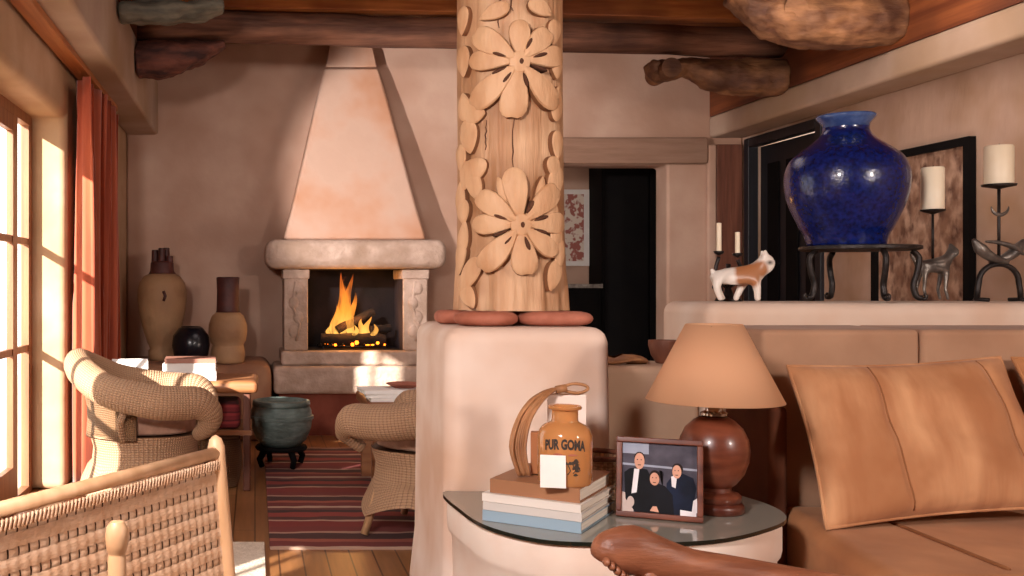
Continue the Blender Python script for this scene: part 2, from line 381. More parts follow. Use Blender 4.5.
struct(MB().box(2.42, 4.02, 8.86, 8.93, 2.325, 2.56), 'trim_5', M['lintel'], bevel=.02)
struct(MB().box(4.02, 4.10, 8.87, 8.93, 0, 2.50), 'trim_6', M['wall'], bevel=.02)

# glazed door in the left wall
def glazed_door(name, y0, y1, ed, WH, zs):
    w = MB()
    w.box(-1.41, -1.358, y1-.07, y1, 0, WH).box(-1.41, -1.358, y0, y0+.07, 0, WH).box(-1.41, -1.358, y0+.07, y1-.07, WH-.06, WH).box(-1.41, -1.358, y0+.07, y1-.07, 0, .04)
    win = struct(w, name, M['winwood'])
    for a, b in zip(ed[:-1], ed[1:]):
        s = MB(); big = b-a > .5; sw = .09 if big else .02; x1 = b-(sw if big else .01)
        s.box(-1.40, -1.362, a, a+sw, .04, WH-.06); s.box(-1.40, -1.362, x1, b, .04, WH-.06)
        if big: s.box(-1.40, -1.362, a+sw, x1, .04, .22); s.box(-1.40, -1.362, a+sw, x1, WH-.15, WH-.06)
        sash = s.build('sash', M['winwood'], win)
        m = MB()
        for z in zs: m.box(-1.395, -1.367, a+sw, x1, z-.02, z+.02)
        if big: m.box(-1.393, -1.369, (a+b)/2-.014, (a+b)/2+.014, .22, WH-.15)
        m.build('muntin', M['winwood'], sash)
        MB().box(-1.378, -1.374, a+sw, x1, .22 if big else .04, WH-(.15 if big else .06)).build('pane', M['pane'], sash)
glazed_door('window_1', WY0, WY1, [WY0+.07, 4.94, 5.72, 6.03], WH, (.87, 1.51))
glazed_door('added_sun_window', 2.3, 3.05, [2.37, 2.98], 1.1, (.6,))  # unseen low opening added to let sun reach the pale rug
struct(MB().box(-9, -1.46, -4, 14, -.15, -.02), 'terrace_ground', M['dirt'])

# dark door on the right wall, wood panel on the back wall
d1 = struct(MB().box(4.33, 4.42, 7.66, 7.74, 0, 2.54).box(4.33, 4.42, 8.78, 8.86, 0, 2.54).box(4.33, 4.42, 7.74, 8.78, 2.46, 2.54), 'door_1', M['dkdoor'], bevel=.008)
MB().box(4.44, 4.50, 7.74, 8.78, 0, 2.46).build('door_leaf', M['dkdoor'], d1)
k = MB()
for i in range(3): k.box(4.425, 4.44, 7.86+i*.3, 8.04+i*.3, .2, 2.3)
k.build('door_panel', M['dk'], d1, bevel=.006)
d2 = struct(MB().box(4.10, 4.33, 8.88, 8.93, 0, 2.50), 'door_2', M['redbrown'], bevel=.008)

# ------------------------------------------------------------------ beams and corbels
def log(name, a, b, r, m, label, cat, group=None, wob=.012):
    a, b = Vector(a), Vector(b); n = 28
    path = [a.lerp(b, i/n)+Vector((0, random.uniform(-wob, wob), random.uniform(-wob, wob)))*.5 for i in range(n+1)]
    return tag(MB().tube(path, [r*random.uniform(.97, 1.03) for _ in path], 20).build(name, m, smooth=True), label, cat, group)
log('ceiling_beam', (-.86, 7.3, 3.155), (4.05, 7.72, 3.115), .115, M['beam'], 'weathered brown log beam spanning the room in front of the fireplace wall', 'beam')
tag(MB(XF((1.6, 7.5, 3.35), math.atan2(.42, 4.9))).box(-2.46, 2.46, -.13, .13, -.09, .068).build('ceiling_timber', M['timber'], bevel=.01), 'squared orange timber lying on top of the log beam', 'timber')
log('ceiling_beam', (-.86, 6.35, 3.245), (4.05, 6.35, 3.245), .15, M['beam'], 'nearer log beam only just showing along the top edge above the big carved corbel', 'beam')

def corbel(tipx, wallx, y, zt, prof, m, label, wid=.14, knob=None):
    # prof: list of (t from wall to tip, thickness below the top)
    pts = []; rad = []
    for t, th in prof:
        pts.append((wallx+(tipx-wallx)*t, y, zt-th/2)); rad.append((th/2, wid*min(1, .45+.9*th/prof[0][1]*.62)))
    P2 = catmull(pts, 5); R = interp([r[0] for r in rad], len(P2)); R2 = interp([r[1] for r in rad], len(P2))
    mb = MB().tube(P2, [(a, b) for a, b in zip(R, R2)], 18, up=(0,0,1))
    o = tag(mb.build('corbel', m, smooth=True), label, 'corbel', 'carved log corbels under the ceiling beams')
    tx = bpy.data.textures.new('bark', 'CLOUDS'); tx.noise_scale = .12
    sbm = o.modifiers.new('Sub', 'SUBSURF'); sbm.levels = 1; sbm.render_levels = 2
    dm = o.modifiers.new('Disp', 'DISPLACE'); dm.texture = tx; dm.strength = .05; dm.mid_level = .5
    if knob:
        MB().tube([Vector(knob)+Vector((0, -.165, 0)), Vector(knob)+Vector((0, .165, 0))], .075, 18).build('scroll', m, o, smooth='auto')
    return o
corbel(-.22, -.866, 7.28, 3.03, [(0,.29),(.3,.27),(.6,.21),(.85,.12),(1,.05)], M['corbel_dk'], 'dark purplish log corbel with tapered end on the left, below the log beam')
corbel(-.2, -.866, 6.35, 3.05, [(0,.15),(.5,.14),(.8,.11),(1,.07)], M['corbel_gr'], 'grey-green weathered corbel at the top left corner, above the dark one')
corbel(3.02, 4.075, 7.7, 2.99, [(0,.29),(.3,.29),(.55,.24),(.72,.13),(.82,.17),(.93,.17),(1,.06)], M['corbel'], 'brown scroll-ended corbel on the right, under the log beam, behind the big one', knob=(3.14, 7.7, 2.89))
corbel(3.02, 4.075, 6.35, 3.10, [(0,.33),(.3,.36),(.6,.35),(.78,.27),(.9,.17),(1,.05)], M['corbel'], 'big golden brown corbel with carved knob at the top right, above the blue vase', wid=.17, knob=(3.35, 6.35, 2.96))

# ------------------------------------------------------------------ fireplace
fp = thing('fireplace', 'pale stone fireplace with tall tapering plaster hood on the back wall', 'fireplace', (.84, 8.6, 0))
FX = .84
prof = [(1.63,.60,8.40),(1.70,.585,8.41),(1.9,.53,8.46),(2.3,.435,8.53),(2.8,.32,8.63),(3.14,.235,8.70)]
hd = MB()
vs = []; fs = []
for z, hw, y in prof: vs += [(FX-hw, 8.93, z), (FX-hw, y, z), (FX+hw, y, z), (FX+hw, 8.93, z)]
for i in range(len(prof)-1):
    for k in range(3): fs.append((i*4+k, i*4+k+1, i*4+5+k, i*4+4+k))
    fs.append((i*4+3, i*4, i*4+4, i*4+7))
fs += [(3,2,1,0), tuple(len(vs)-4+k for k in range(4))]
hd.add(vs, fs); hd.build('hood', M['hood'], fp, bevel=.03, seg=3)
hd = MB(); hd.add([(FX-.222,8.93,3.15),(FX-.222,8.71,3.15),(FX+.222,8.71,3.15),(FX+.222,8.93,3.15),(FX-.17,8.93,3.42),(FX-.17,8.75,3.42),(FX+.17,8.75,3.42),(FX+.17,8.93,3.42)],
  [(0,1,5,4),(1,2,6,5),(2,3,7,6),(3,0,4,7),(3,2,1,0),(4,5,6,7)]); hd.build('flue_cap', M['hood'], fp, bevel=.01)
MB().box(FX-.757, FX+.757, 8.28, 8.93, 1.385, 1.63).build('mantel', M['stone'], fp, bevel=.085, seg=5)
for x0, x1 in ((.244,.445),(1.244,1.45)):
    j = MB().prism([(x0,.70),(x1,.70),(x1,1.385),(x0,1.385)], 8.40, 8.93, 'y').build('jamb', M['stone'], fp, bevel=.012)
    c = MB(); xc = (x0+x1)/2
    for q in range(4):
        c.ball((xc+(.02 if q % 2 else -.02), 8.402, .86+q*.12), (.045, .018, .055), 12)
    c.tube([(xc, 8.398, .78), (xc+.03, 8.398, .92), (xc-.03, 8.398, 1.08), (xc, 8.398, 1.28)], .012, 6)
    c.build('carved_vine', M['stone'], j, smooth=True)
    MB().box(x0-.012, x1+.012, 8.385, 8.93, 1.30, 1.384).build('jamb_cap', M['stone'], fp, bevel=.012)
MB().box(.215, 1.46, 8.31, 8.93, .58, .70).build('hearth_slab', M['stone'], fp, bevel=.03)
MB().box(.15, 1.54, 8.22, 8.93, .35, .58).build('hearth_slab', M['stone'], fp, bevel=.04)
MB().box(.2, 1.8, 8.3, 8.93, 0, .35).build('hearth_base', M['basebrick'], fp)
fb = MB(); x0, x1, y0, y1, z0, z1 = .446, 1.243, 8.42, 8.915, .702, 1.384
fb.add([(x0,y0,z0),(x0,y1,z0),(x1,y1,z0),(x1,y0,z0),(x0,y0,z1),(x0,y1,z1),(x1,y1,z1),(x1,y0,z1)], [(0,3,2,1)], mi=0)
fb.add([(x0,y0,z0),(x0,y1,z0),(x1,y1,z0),(x1,y0,z0),(x0,y0,z1),(x0,y1,z1),(x1,y1,z1),(x1,y0,z1)], [(0,1,5,4),(1,2,6,5),(4,5,6,7)], mi=0)
fb.add([(x1,y0,z0),(x1,y1,z0),(x1,y1,z1),(x1,y0,z1)], [(0,1,2,3)], mi=1)
fb.build('firebox', [M['soot'], M['soot_b']], fp)
# grate, logs, fire
g = thing('fire_grate', 'black iron grate holding the burning logs in the firebox', 'grate', (.84, 8.6, .702))
gm = MB()
for i in range(7): gm.tube([(.56+i*.093, 8.5, .75), (.56+i*.093, 8.52, .725), (.56+i*.093, 8.8, .725)], .008, 6)
gm.tube([(.54, 8.52, .725), (1.14, 8.52, .725)], .009, 6); gm.tube([(.54, 8.78, .725), (1.14, 8.78, .725)], .009, 6)
gm.build('grate_bars', M['iron'], g, smooth=True)
for x in (.58, 1.10):
    for y in (8.52, 8.78): MB().tube([(x, y, .703), (x, y, .725)], .01, 6).build('foot', M['iron'], g)
logs = [((.56,8.56,.79),(1.12,8.56,.785),.048,'charred log lying across the front of the grate'),
        ((.60,8.70,.79),(1.15,8.72,.79),.05,'charred log lying at the back of the grate'),
        ((.70,8.60,.86),(1.03,8.68,1.02),.036,'burnt log propped up to the right through the flames'),
        ((1.0,8.60,.872),(1.17,8.66,.874),.034,'short burnt log at the right of the fire')]
for a, b, r, lb in logs:
    a, b = Vector(a), Vector(b)
    pth = [a.lerp(b, i/8)+Vector((random.uniform(-1,1), 0, random.uniform(-1,1)))*.006 for i in range(9)]
    o = tag(MB().tube(pth, [r*random.uniform(.88,1.1) for _ in pth], 12).build('burning_log', M['char'], smooth='auto'), lb, 'log', 'logs in the fire')
fire = thing('fire', 'tall orange flames rising from the logs in the fireplace', 'fire', (.78, 8.62, .75))
def tongue(mb, x, y, z0, h, r, lean):
    mb.grid(lambda u, v: (x+lean*v*v+.02*math.sin(7*v+x*40)+r*(math.sin(PI*min(1,v*.97+.03))**.8)*(1-v*.55)*math.cos(2*PI*u), y+.5*r*math.sin(PI*min(1, v*.97+.03))*math.sin(2*PI*u), z0+h*v), 14, 18, cu=True)
fm = MB()
for x, h, r, l in ((.72,.60,.05,.04),(.76,.595,.06,.04),(.80,.59,.055,.03),(.69,.36,.035,.01),(.73,.32,.05,.0),(.83,.44,.045,.02),(.65,.16,.025,-.01)):
    tongue(fm, x, 8.62+random.uniform(-.05,.05), .76, h, r, l)
fm.build('tall_flame', M['flame'], fire, smooth=True)
fm = MB()
for x, h, r, l in ((.90,.22,.05,.03),(.96,.24,.045,.02),(1.01,.18,.04,.01),(.85,.17,.035,.0)):
    tongue(fm, x, 8.56+random.uniform(-.03,.03), .74, h, r, l)
fm.build('low_flame', M['flame'], fire, smooth=True)
em = MB()
for i in range(26): em.ball((random.uniform(.60,1.12), random.uniform(8.5,8.72), random.uniform(.735,.76)), random.uniform(.008,.02), 8)
em.build('embers', M['ember'], fire, smooth=True)['kind'] = 'stuff'

# ------------------------------------------------------------------ bench and pots on it
tag(MB().box(-1.14, .13, 7.95, 8.92, 0, .62).build('adobe_bench', M['bench'], bevel=.09, seg=5), 'brown adobe bench along the back wall, left of the fireplace', 'bench')
v = thing('clay_vase', 'large buff clay vase with dark clustered tube neck, left of the black pot', 'vase', (-.78, 8.4, .62))
cx, cy = -.78, 8.4
MB().lathe([(.0,.62),(.10,.62),(.115,.64),(.115,.70),(.10,.715),(.12,.76),(.155,.86),(.19,1.0),(.207,1.12),(.206,1.2),(.19,1.27),(.15,1.325),(.11,1.345),(.0,1.345)], (cx,cy,0)).build('body', M['clay'], v, smooth=True)
nk = MB().lathe([(.115,1.34),(.10,1.37),(.097,1.43),(.085,1.45),(.0,1.45)], (cx,cy,0)).build('neck', M['clay_dk'], v, smooth=True)
for dx, dy, h in ((-.06,0,.10),(0,-.04,.115),(.03,.05,.12),(.065,-.03,.05)):
    MB().lathe([(.03,1.44),(.028,1.44+h),(.022,1.445+h),(.018,1.42+h),(0,1.42+h)], (cx+dx,cy+dy,0), 14).build('neck_tube', M['clay_dk'], v, smooth='auto')
MB().tube([(cx+.03,8.197,1.12),(cx+.045,8.195,1.16),(cx+.03,8.196,1.2)], .012, 8).build('lug', M['clay_dk'], v, smooth=True)
v = thing('clay_vase', 'smaller buff clay vase with a tall dark cylindrical neck, right of the black pot', 'vase', (-.22, 8.1, .62))
cx, cy = -.22, 8.1
MB().lathe([(0,.62),(.12,.62),(.135,.64),(.14,.70),(.13,.755),(.125,.765),(.145,.80),(.158,.87),(.155,.93),(.13,1.0),(.095,1.03),(0,1.03)], (cx,cy,0)).build('body', M['clay'], v, smooth=True)
MB().lathe([(.097,1.02),(.092,1.05),(.088,1.2),(.094,1.31),(.085,1.315),(.078,1.27),(0,1.27)], (cx,cy,0)).build('neck', M['clay_dk'], v, smooth=True)
tag(MB().lathe([(0,.62),(.09,.62),(.14,.68),(.155,.76),(.145,.84),(.10,.9),(.075,.915),(.07,.905),(0,.9)], (-.52,8.12,0)).build('black_pot', M['blackpot'], smooth=True), 'squat glossy black pot standing on the bench between the two clay vases', 'pot')

# ------------------------------------------------------------------ curtain
def cur(u, v):
    y = 5.98+1.42*u; ph = u*2*PI*7.5
    return (-1.035+(.05+.02*math.sin(v*3+u*9))*math.sin(ph)+.012*math.sin(ph*2.3), y+.02*math.sin(ph*1.7+v*2), .03+2.47*v)
o = MB().grid(cur, 180, 20).build('curtain', M['curtain'], smooth=True)
sm = o.modifiers.new('Solid', 'SOLIDIFY'); sm.thickness = .006
tag(o, 'long rust red curtain hanging in folds beside the glazed door', 'curtain')

# ------------------------------------------------------------------ wicker armchairs
def wicker_chair(loc, rz, label, rim_h, arm_h, low_r):
    T = XF(loc, rz); r = thing('wicker_armchair', label, 'armchair', loc, rz, 'wicker armchairs around the kilim rug')
    sz = min(.47, arm_h-.145)
    H = [(.27,-.275,sz+.005),(.325,-.325,sz+.06),(.335,-.35,arm_h-.055),(.28,-.37,arm_h),(.18,-.385,arm_h+.005),(.05,-.40,arm_h+.015),(-.17,-.355,arm_h*.65+rim_h*.35),(-.31,-.20,rim_h-.045)]
    path = H+[(-.36,0,rim_h)]+[(x,-y,z) for x, y, z in H[::-1]]
    pp = catmull(path, 7); q = [.03,low_r,low_r*1.25,.083,.088,.088,.083,.08]; rr = interp(q+[.075]+q[::-1], len(pp))
    MB(T).tube(pp, rr, 20).build('rolled_rim', M['wick'], r, smooth=True)
    def back(u, v):
        a = (u-.5)*2*math.radians(84); rad = .29+.06*v+.03*math.sin(PI*v)*-1
        z = sz-.02+v*((rim_h if abs(a) < .9 else rim_h-(abs(a)-.9)*.12)-sz)
        return (-rad*math.cos(a)*1.03, rad*math.sin(a)*1.05, z)
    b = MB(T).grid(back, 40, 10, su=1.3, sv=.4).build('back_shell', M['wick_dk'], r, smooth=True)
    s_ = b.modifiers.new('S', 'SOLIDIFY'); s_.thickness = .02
    def sup(a, k):
        c, s = math.cos(a), math.sin(a); p = 2/2.6
        return (k*math.copysign(abs(c)**p, c), k*math.copysign(abs(s)**p, s))
    def skirt(u, v):
        k = [.30,.278,.285,.31,.345][round(v*4)]; x, y = sup(2*PI*u, k)
        z = sz-.30*v
        if v > .7: z += .07*abs(math.sin(2*PI*u))*abs(math.cos(2*PI*u))*-1+.05*abs(math.cos(2*PI*u*2))
        return (x, y, z)
    sk = MB(T).grid(skirt, 48, 4, cu=True, su=1.9, sv=.3).build('skirt', M['wick'], r, smooth=True)
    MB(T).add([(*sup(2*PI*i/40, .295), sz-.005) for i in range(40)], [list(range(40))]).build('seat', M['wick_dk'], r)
    MB(T).grid(lambda u, v: ((lambda q: (*q, sz+.005+.10*v if v < .5 else sz+.055+.05*math.sin((v-.5)*PI)))(sup(2*PI*u, .27*(1 if v < .6 else max(.02, math.cos((v-.6)/.4*PI/2))) *(.94 if v == 0 else 1)))), 40, 12, cu=True, su=1.7, sv=.4).build('seat_cushion', M['seatcush'], r, smooth=True)
    for sx in (1, -1):
        for sy in (1, -1):
            MB(T).tube([(sx*.185, sy*.185, sz-.04), (sx*.205, sy*.205, .26), (sx*.265, sy*.265, .009)], [.022,.02,.02], 10).build('leg', M['rattan'], r, smooth=True)
    for sy in (1, -1):
        MB(T).tube([(-.10, sy*.29, sz-.02), (-.12, sy*.31, sz+.08), (-.09, sy*.375, arm_h-.03)], .02, 10).build('arm_post', M['wick'], r, smooth=True)
    return r
wicker_chair((-.59, 5.40, 0), math.radians(4), 'wicker armchair with rolled arms by the window curtain, left of the kilim rug', .835, .65, .055)
wicker_chair((.90, 5.02, .0145), math.radians(150), 'wicker armchair half hidden behind the plaster pedestal, its rolled arm pointing left', .72, .575, .035)

# ------------------------------------------------------------------ side table and things on it
st = thing('side_table', 'brown wooden side table behind the left wicker armchair', 'table', (-.35, 6.3, 0))
MB().box(-.90, .02, 6.02, 6.6, .595, .67).build('table_top', M['tablewood'], st, bevel=.03, seg=4)
for x in (-.85, -.05):
    for y in (6.08, 6.54): MB().box(x-.022, x+.022, y-.022, y+.022, 0, .595).build('leg', M['redbrown'], st, bevel=.008)
MB().box(-.69, -.02, 6.05, 6.57, .34, .37).build('lower_shelf', M['tablewood'], st)
bl = tag(MB().box(-.58, -.09, 6.08, 6.52, .371, .53).build('folded_blanket', M['redcloth'], bevel=.035, seg=4), 'dark red folded blanket on the shelf of the side table', 'blanket')
bk = thing('lidded_basket', 'brown wicker basket under the side table beside the kilim rug', 'basket', (-.33, 6.3, 0))
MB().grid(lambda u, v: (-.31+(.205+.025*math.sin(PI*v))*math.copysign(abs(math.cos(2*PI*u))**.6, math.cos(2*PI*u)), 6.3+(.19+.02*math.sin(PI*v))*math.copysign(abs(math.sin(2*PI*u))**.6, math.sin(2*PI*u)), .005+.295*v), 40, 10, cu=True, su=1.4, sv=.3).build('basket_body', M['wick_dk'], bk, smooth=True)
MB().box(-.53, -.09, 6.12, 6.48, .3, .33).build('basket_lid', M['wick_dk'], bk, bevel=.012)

def book(name, label, cat, c, size, rz, cover, group=None, z=0):
    L_, W_, H_ = size; T = XF((c[0], c[1], z), rz)
    r = thing(name, label, cat, (c[0], c[1], z), rz, group)
    t = .003
    m = MB(T).box(-L_/2, L_/2, -W_/2, W_/2, 0, t).box(-L_/2, L_/2, -W_/2, W_/2, H_-t, H_).box(-L_/2, L_/2, -W_/2, -W_/2+t, t, H_-t)
    m.build('cover', cover, r)
    MB(T).box(-L_/2+.006, L_/2-.006, -W_/2+t, W_/2-.006, t, H_-t).build('pages', M['pages'], r)
    return r
zz = .671
for lb, h, c, s, rz in (('thick white hardback at the bottom of the stack on the side table', .055, '#e2dcd6', (.32,.25), .03),
                        ('white hardback in the middle of the stack on the side table', .045, '#d8d2cc', (.32,.24), -.02),
                        ('thin reddish brown book on top of the stack on the side table', .028, '#9c6a58', (.31,.23), .05)):
    book('book', lb, 'book', (-.40, 6.2), (s[0], s[1], h), rz, mat('cover_'+lb[:10]+str(h), c, c, rough=.6), 'books stacked on the side table', zz); zz += h+.001
o = MB(XF((-.77, 6.16, .684), .12, rx=math.radians(48))).box(-.11, .11, -.06, .10, 0.047, .052).build('note_card', M['paper'])
tag(o, 'white card leaning on the left end of the side table', 'card')

# green pot on stand
gp = thing('planter_stand', 'dark wooden stand with four short legs under the green pot', 'stand', (.18, 6.85, 0))
MB().lathe([(0,.125),(.17,.125),(.18,.14),(.17,.155),(0,.155)], (.18,6.85,0)).build('ring', M['dk'], gp, smooth='auto')
for a in range(4):
    ca, sa = math.cos(a*PI/2+.5), math.sin(a*PI/2+.5)
    MB().tube([(.18+.13*ca,6.85+.13*sa,.13),(.18+.17*ca,6.85+.17*sa,.07),(.18+.15*ca,6.85+.15*sa,.021)], [.025,.022,.02], 8).build('leg', M['dk'], gp, smooth=True)
g2 = thing('green_pot', 'round grey-green metal pot with a lid rim on a low dark stand', 'pot', (.18, 6.85, .156))
MB().lathe([(0,.156),(.13,.156),(.175,.20),(.205,.28),(.212,.33),(.208,.39),(.19,.43),(.175,.44),(.165,.43),(0,.42)], (.18,6.85,0)).build('body', M['greenpot'], g2, smooth=True)
MB().lathe([(.205,.335),(.222,.34),(.222,.36),(.205,.365)], (.18,6.85,0)).build('band', M['greenpot'], g2, smooth='auto')
MB().lathe([(.192,.425),(.2,.432),(.195,.46),(.175,.465),(.165,.44)], (.18,6.85,0)).build('rim', M['greenpot'], g2, smooth=True)

# coffee table with magazines behind the right wicker chair
ct = thing('coffee_table', 'low brown wooden table partly hidden behind the pedestal', 'table', (1.0, 6.2, 0))
MB().box(.66, 1.6, 5.85, 6.55, .50, .56).build('table_top', M['tablewood'], ct, bevel=.015)
for x in (.72, 1.54):
    for y in (5.91, 6.49): MB().box(x-.03, x+.03, y-.03, y+.03, .0145, .50).build('leg', M['tablewood'], ct)
zz = .561
for i, (lb, dx, rz) in enumerate((('white magazine at the bottom of the pile on the low table', -.0, .03), ('white magazine in the middle of the pile on the low table', -.02, -.04), ('white magazine on top of the pile on the low table', -.05, .1))):
    book('magazine', lb, 'magazine', (.86+dx, 6.02), (.36,.26,.022), rz, M['paper'], 'magazines on the low table', zz); zz += .023
tag(MB().lathe([(0,zz),(.06,zz),(.11,zz+.025),(.10,zz+.028),(.05,zz+.01),(0,zz+.01)], (.90,6.05,0), 24).build('small_dish', M['terra'], smooth='auto'), 'small brown dish lying on the pile of magazines', 'dish')

# rugs
o = tag(MB().box(.07, 1.75, 4.72, 7.6, .0005, .014).build('kilim_rug', M['kilim']), 'red kilim rug with pale and dark stripes on the wooden floor', 'rug')
o = tag(MB().box(-.42, .045, 3.6, 4.82, .0005, .012).build('pale_rug', M['palerug']), 'pale cream woven rug in the sun in front of the wicker armchair', 'rug')

# ------------------------------------------------------------------ pedestal and carved pillar
pd = MB(); vs = []; 
for z, x0, x1, y0, y1 in ((0,.635,1.285,3.47,4.2),(.25,.662,1.26,3.49,4.2),(1.10,.672,1.25,3.5,4.2)):
    vs += [(x0,y0,z),(x1,y0,z),(x1,y1,z),(x0,y1,z)]
fs = [(3,2,1,0),(8,9,10,11)]+[(i*4+k, i*4+(k+1)%4, i*4+4+(k+1)%4, i*4+4+k) for i in range(2) for k in range(4)]
tag(pd.add(vs, fs).build('plaster_pedestal', M['pedestal'], bevel=.055, seg=5), 'pale pinkish plaster pedestal with rounded corners under the carved pillar', 'pedestal')
for (x, y, rx, ry, lb) in ((.845,3.665,.115,.095,'reddish flat stone under the front of the pillar, in the middle'),(1.098,3.665,.135,.095,'large reddish flat stone at the front right foot of the pillar'),(.765,3.87,.068,.10,'small reddish stone at the left foot of the pillar'),(1.0,4.0,.15,.10,'reddish stone at the back of the pillar foot')):
    mb = MB().grid(lambda u, v: (x+rx*math.copysign(abs(math.cos(2*PI*u))**.8, math.cos(2*PI*u))*min(1, math.sin(PI*(v*.98+.01))**.35), y+ry*math.copysign(abs(math.sin(2*PI*u))**.8, math.sin(2*PI*u))*min(1, math.sin(PI*(v*.98+.01))**.35), 1.128-.0265*math.cos(PI*v)), 32, 10, cu=True)
    tag(mb.build('base_stone', M['terra'], smooth=True), lb, 'stone', 'reddish stones at the foot of the carved pillar')
PX, PY, PR = .982, 3.85, .197
pil = thing('carved_pillar', 'pale round log pillar carved with two big flowers, standing on the plaster pedestal', 'pillar', (PX, PY, 1.155))
def prad(z):
    return PR+.018*max(0, (1.45-z)/.3)**1.3
def pfun(u, v):
    z = 1.155+v*(3.095-1.155); a = 2*PI*u
    r = prad(z)+.003*math.sin(5*a+z*3)+.002*math.sin(11*a-z*5)
    flute = .006*math.sin(a*17+2*math.sin(z*9))*max(0, min(1, (1.36-z)/.1))
    return (PX+(r+flute)*math.cos(a), PY+(r+flute)*math.sin(a), z)
MB().grid(pfun, 160, 60, cu=True).build('shaft', M['pillar'], pil, smooth=True)
TH0 = math.atan2(-PY, -PX)
def wrap(u, z, h):
    a = TH0+u/PR; r = prad(z)+h
    return (PX+r*math.cos(a), PY+r*math.sin(a), z)
def leaf(mb, cu, cz, L_, W_, ang, h=.022, pw=.75, n=22, rings=4, notch=0):
    """rounded leaf plate wrapped on the pillar: starts at (cu,cz), points along ang"""
    ca, sa = math.cos(ang), math.sin(ang)
    out = []
    for k in range(n):
        t = 2*PI*k/n
        a = .5-.5*math.cos(t); w = math.sin(t)*(.28+.72*a**pw)*(1-.0*a)
        a2 = a-notch*math.exp(-((abs(t-PI))/.25)**2)
        out.append((a2*L_, w*W_*.5*1.25))
    vs = []; fs = []
    def tr(p, hh): return wrap(cu+p[0]*ca-p[1]*sa, cz+p[0]*sa+p[1]*ca, hh)
    c = (L_*.55, 0)
    for hh, sc in ((-.01, 1.0), (h*.8, 1.0), (h, .9), (h*1.1, .5)):
        vs += [tr((c[0]+(p[0]-c[0])*sc, c[1]+(p[1]-c[1])*sc), hh) for p in out]
    vs.append(tr(c, h*1.12))
    b = len(mb.f)
    for j in range(3):
        for k in range(n): fs.append((j*n+k, j*n+(k+1)%n, (j+1)*n+(k+1)%n, (j+1)*n+k))
    fs += [(3*n+k, 3*n+(k+1)%n, 4*n) for k in range(n)]
    mb.add(vs, fs)
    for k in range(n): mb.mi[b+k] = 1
def disc(mb, cu, cz, ru, rz_, h, n=20):
    leaf(mb, cu-ru, cz, 2*ru, 2*rz_/1.25/.72, 0, h, pw=.0, n=n)
def px2(px, py):   # position on the front of the pillar seen in the photograph
    s = 3.70; return ((px-510)/1000*s*1.02, EYE-(py-CY)/1000*s)
for cpx, cpy, petals, lb in ((518,66,[(90,.125,.065),(50,.13,.07),(12,.145,.075),(-52,.175,.075),(-97,.175,.085),(-136,.185,.085),(172,.145,.07),(140,.165,.08)],'upper carved flower'),
                     (519,226,[(97,.175,.075),(47,.165,.075),(4,.15,.075),(-42,.135,.065),(-85,.155,.08),(-128,.175,.08),(178,.135,.07),(140,.155,.075)],'lower carved flower')):
    u, z = px2(cpx, cpy); f = MB()
    for i, (a, l, w) in enumerate(petals):
        ar = math.radians(a); leaf(f, u+.012*math.cos(ar), z+.012*math.sin(ar), l*1.14, w*1.2, ar, h=.030+.005*(i % 2), pw=.9, notch=.05 if i % 3 else 0)
    disc(f, u, z, .035, .03, .033)
    fo = f.build('carved_flower', [M['relief'], M['edge_shade']], pil, smooth='auto', label=lb+' in raised relief')
    e = MB(); disc(e, u+.004, z, .009, .011, .035, 10)
    for a in (20, 66, -20, -75, 205, 235, 155):
        ar = math.radians(a); leaf(e, u+.042*math.cos(ar), z+.042*math.sin(ar), .055, .014, ar, h=.035, pw=.4, n=12)
    e.build('carved_slot', [M['crack'], M['crack']], fo, smooth=True)
leaves = [(462,62,.11,.06,95),(463,100,.10,.06,-80),(480,113,.075,.075,170),(470,140,.12,.07,100),(474,166,.08,.08,-40),(466,178,.10,.06,80),(478,190,.11,.055,110),(462,214,.09,.06,100),
          (463,232,.12,.05,-100),(468,282,.15,.06,60),(552,38,.09,.05,80),(556,70,.10,.05,95),(557,100,.12,.045,-95),(552,190,.13,.06,70),(548,205,.10,.05,-80),(556,228,.12,.05,-95),(549,280,.11,.05,70),(553,172,.08,.05,100),(461,20,.10,.05,85),(459,160,.10,.05,95),(458,190,.11,.05,-95),(459,262,.12,.05,85),(474,300,.09,.05,120),(557,150,.10,.045,90),(558,258,.11,.05,85),(492,16,.10,.05,20),(541,14,.09,.05,150),(503,188,.10,.035,-70),(538,188,.10,.03,-100)]
for x, y, l, w, a in leaves:
    u, z = px2(x, y); f = MB(); ar = math.radians(a)
    leaf(f, u-.4*l*math.cos(ar), z-.4*l*math.sin(ar), l*1.1, w*1.2, ar, h=.024, pw=.5)
    f.build('carved_leaf', [M['relief'], M['edge_shade']], pil, smooth='auto')
c = MB()
for x, y0, y1 in ((512,-20,14),(513,118,175),(500,-20,30),(487,120,150)):
    pts = []
    for i in range(9):
        u, z = px2(x+random.uniform(-1.5,1.5), y0+(y1-y0)*i/8); pts.append(wrap(u, z, .0005))
    c.tube(pts, [.0015+.0015*math.sin(PI*i/8) for i in range(9)], 5)
c.build('crack', M['crack'], pil)

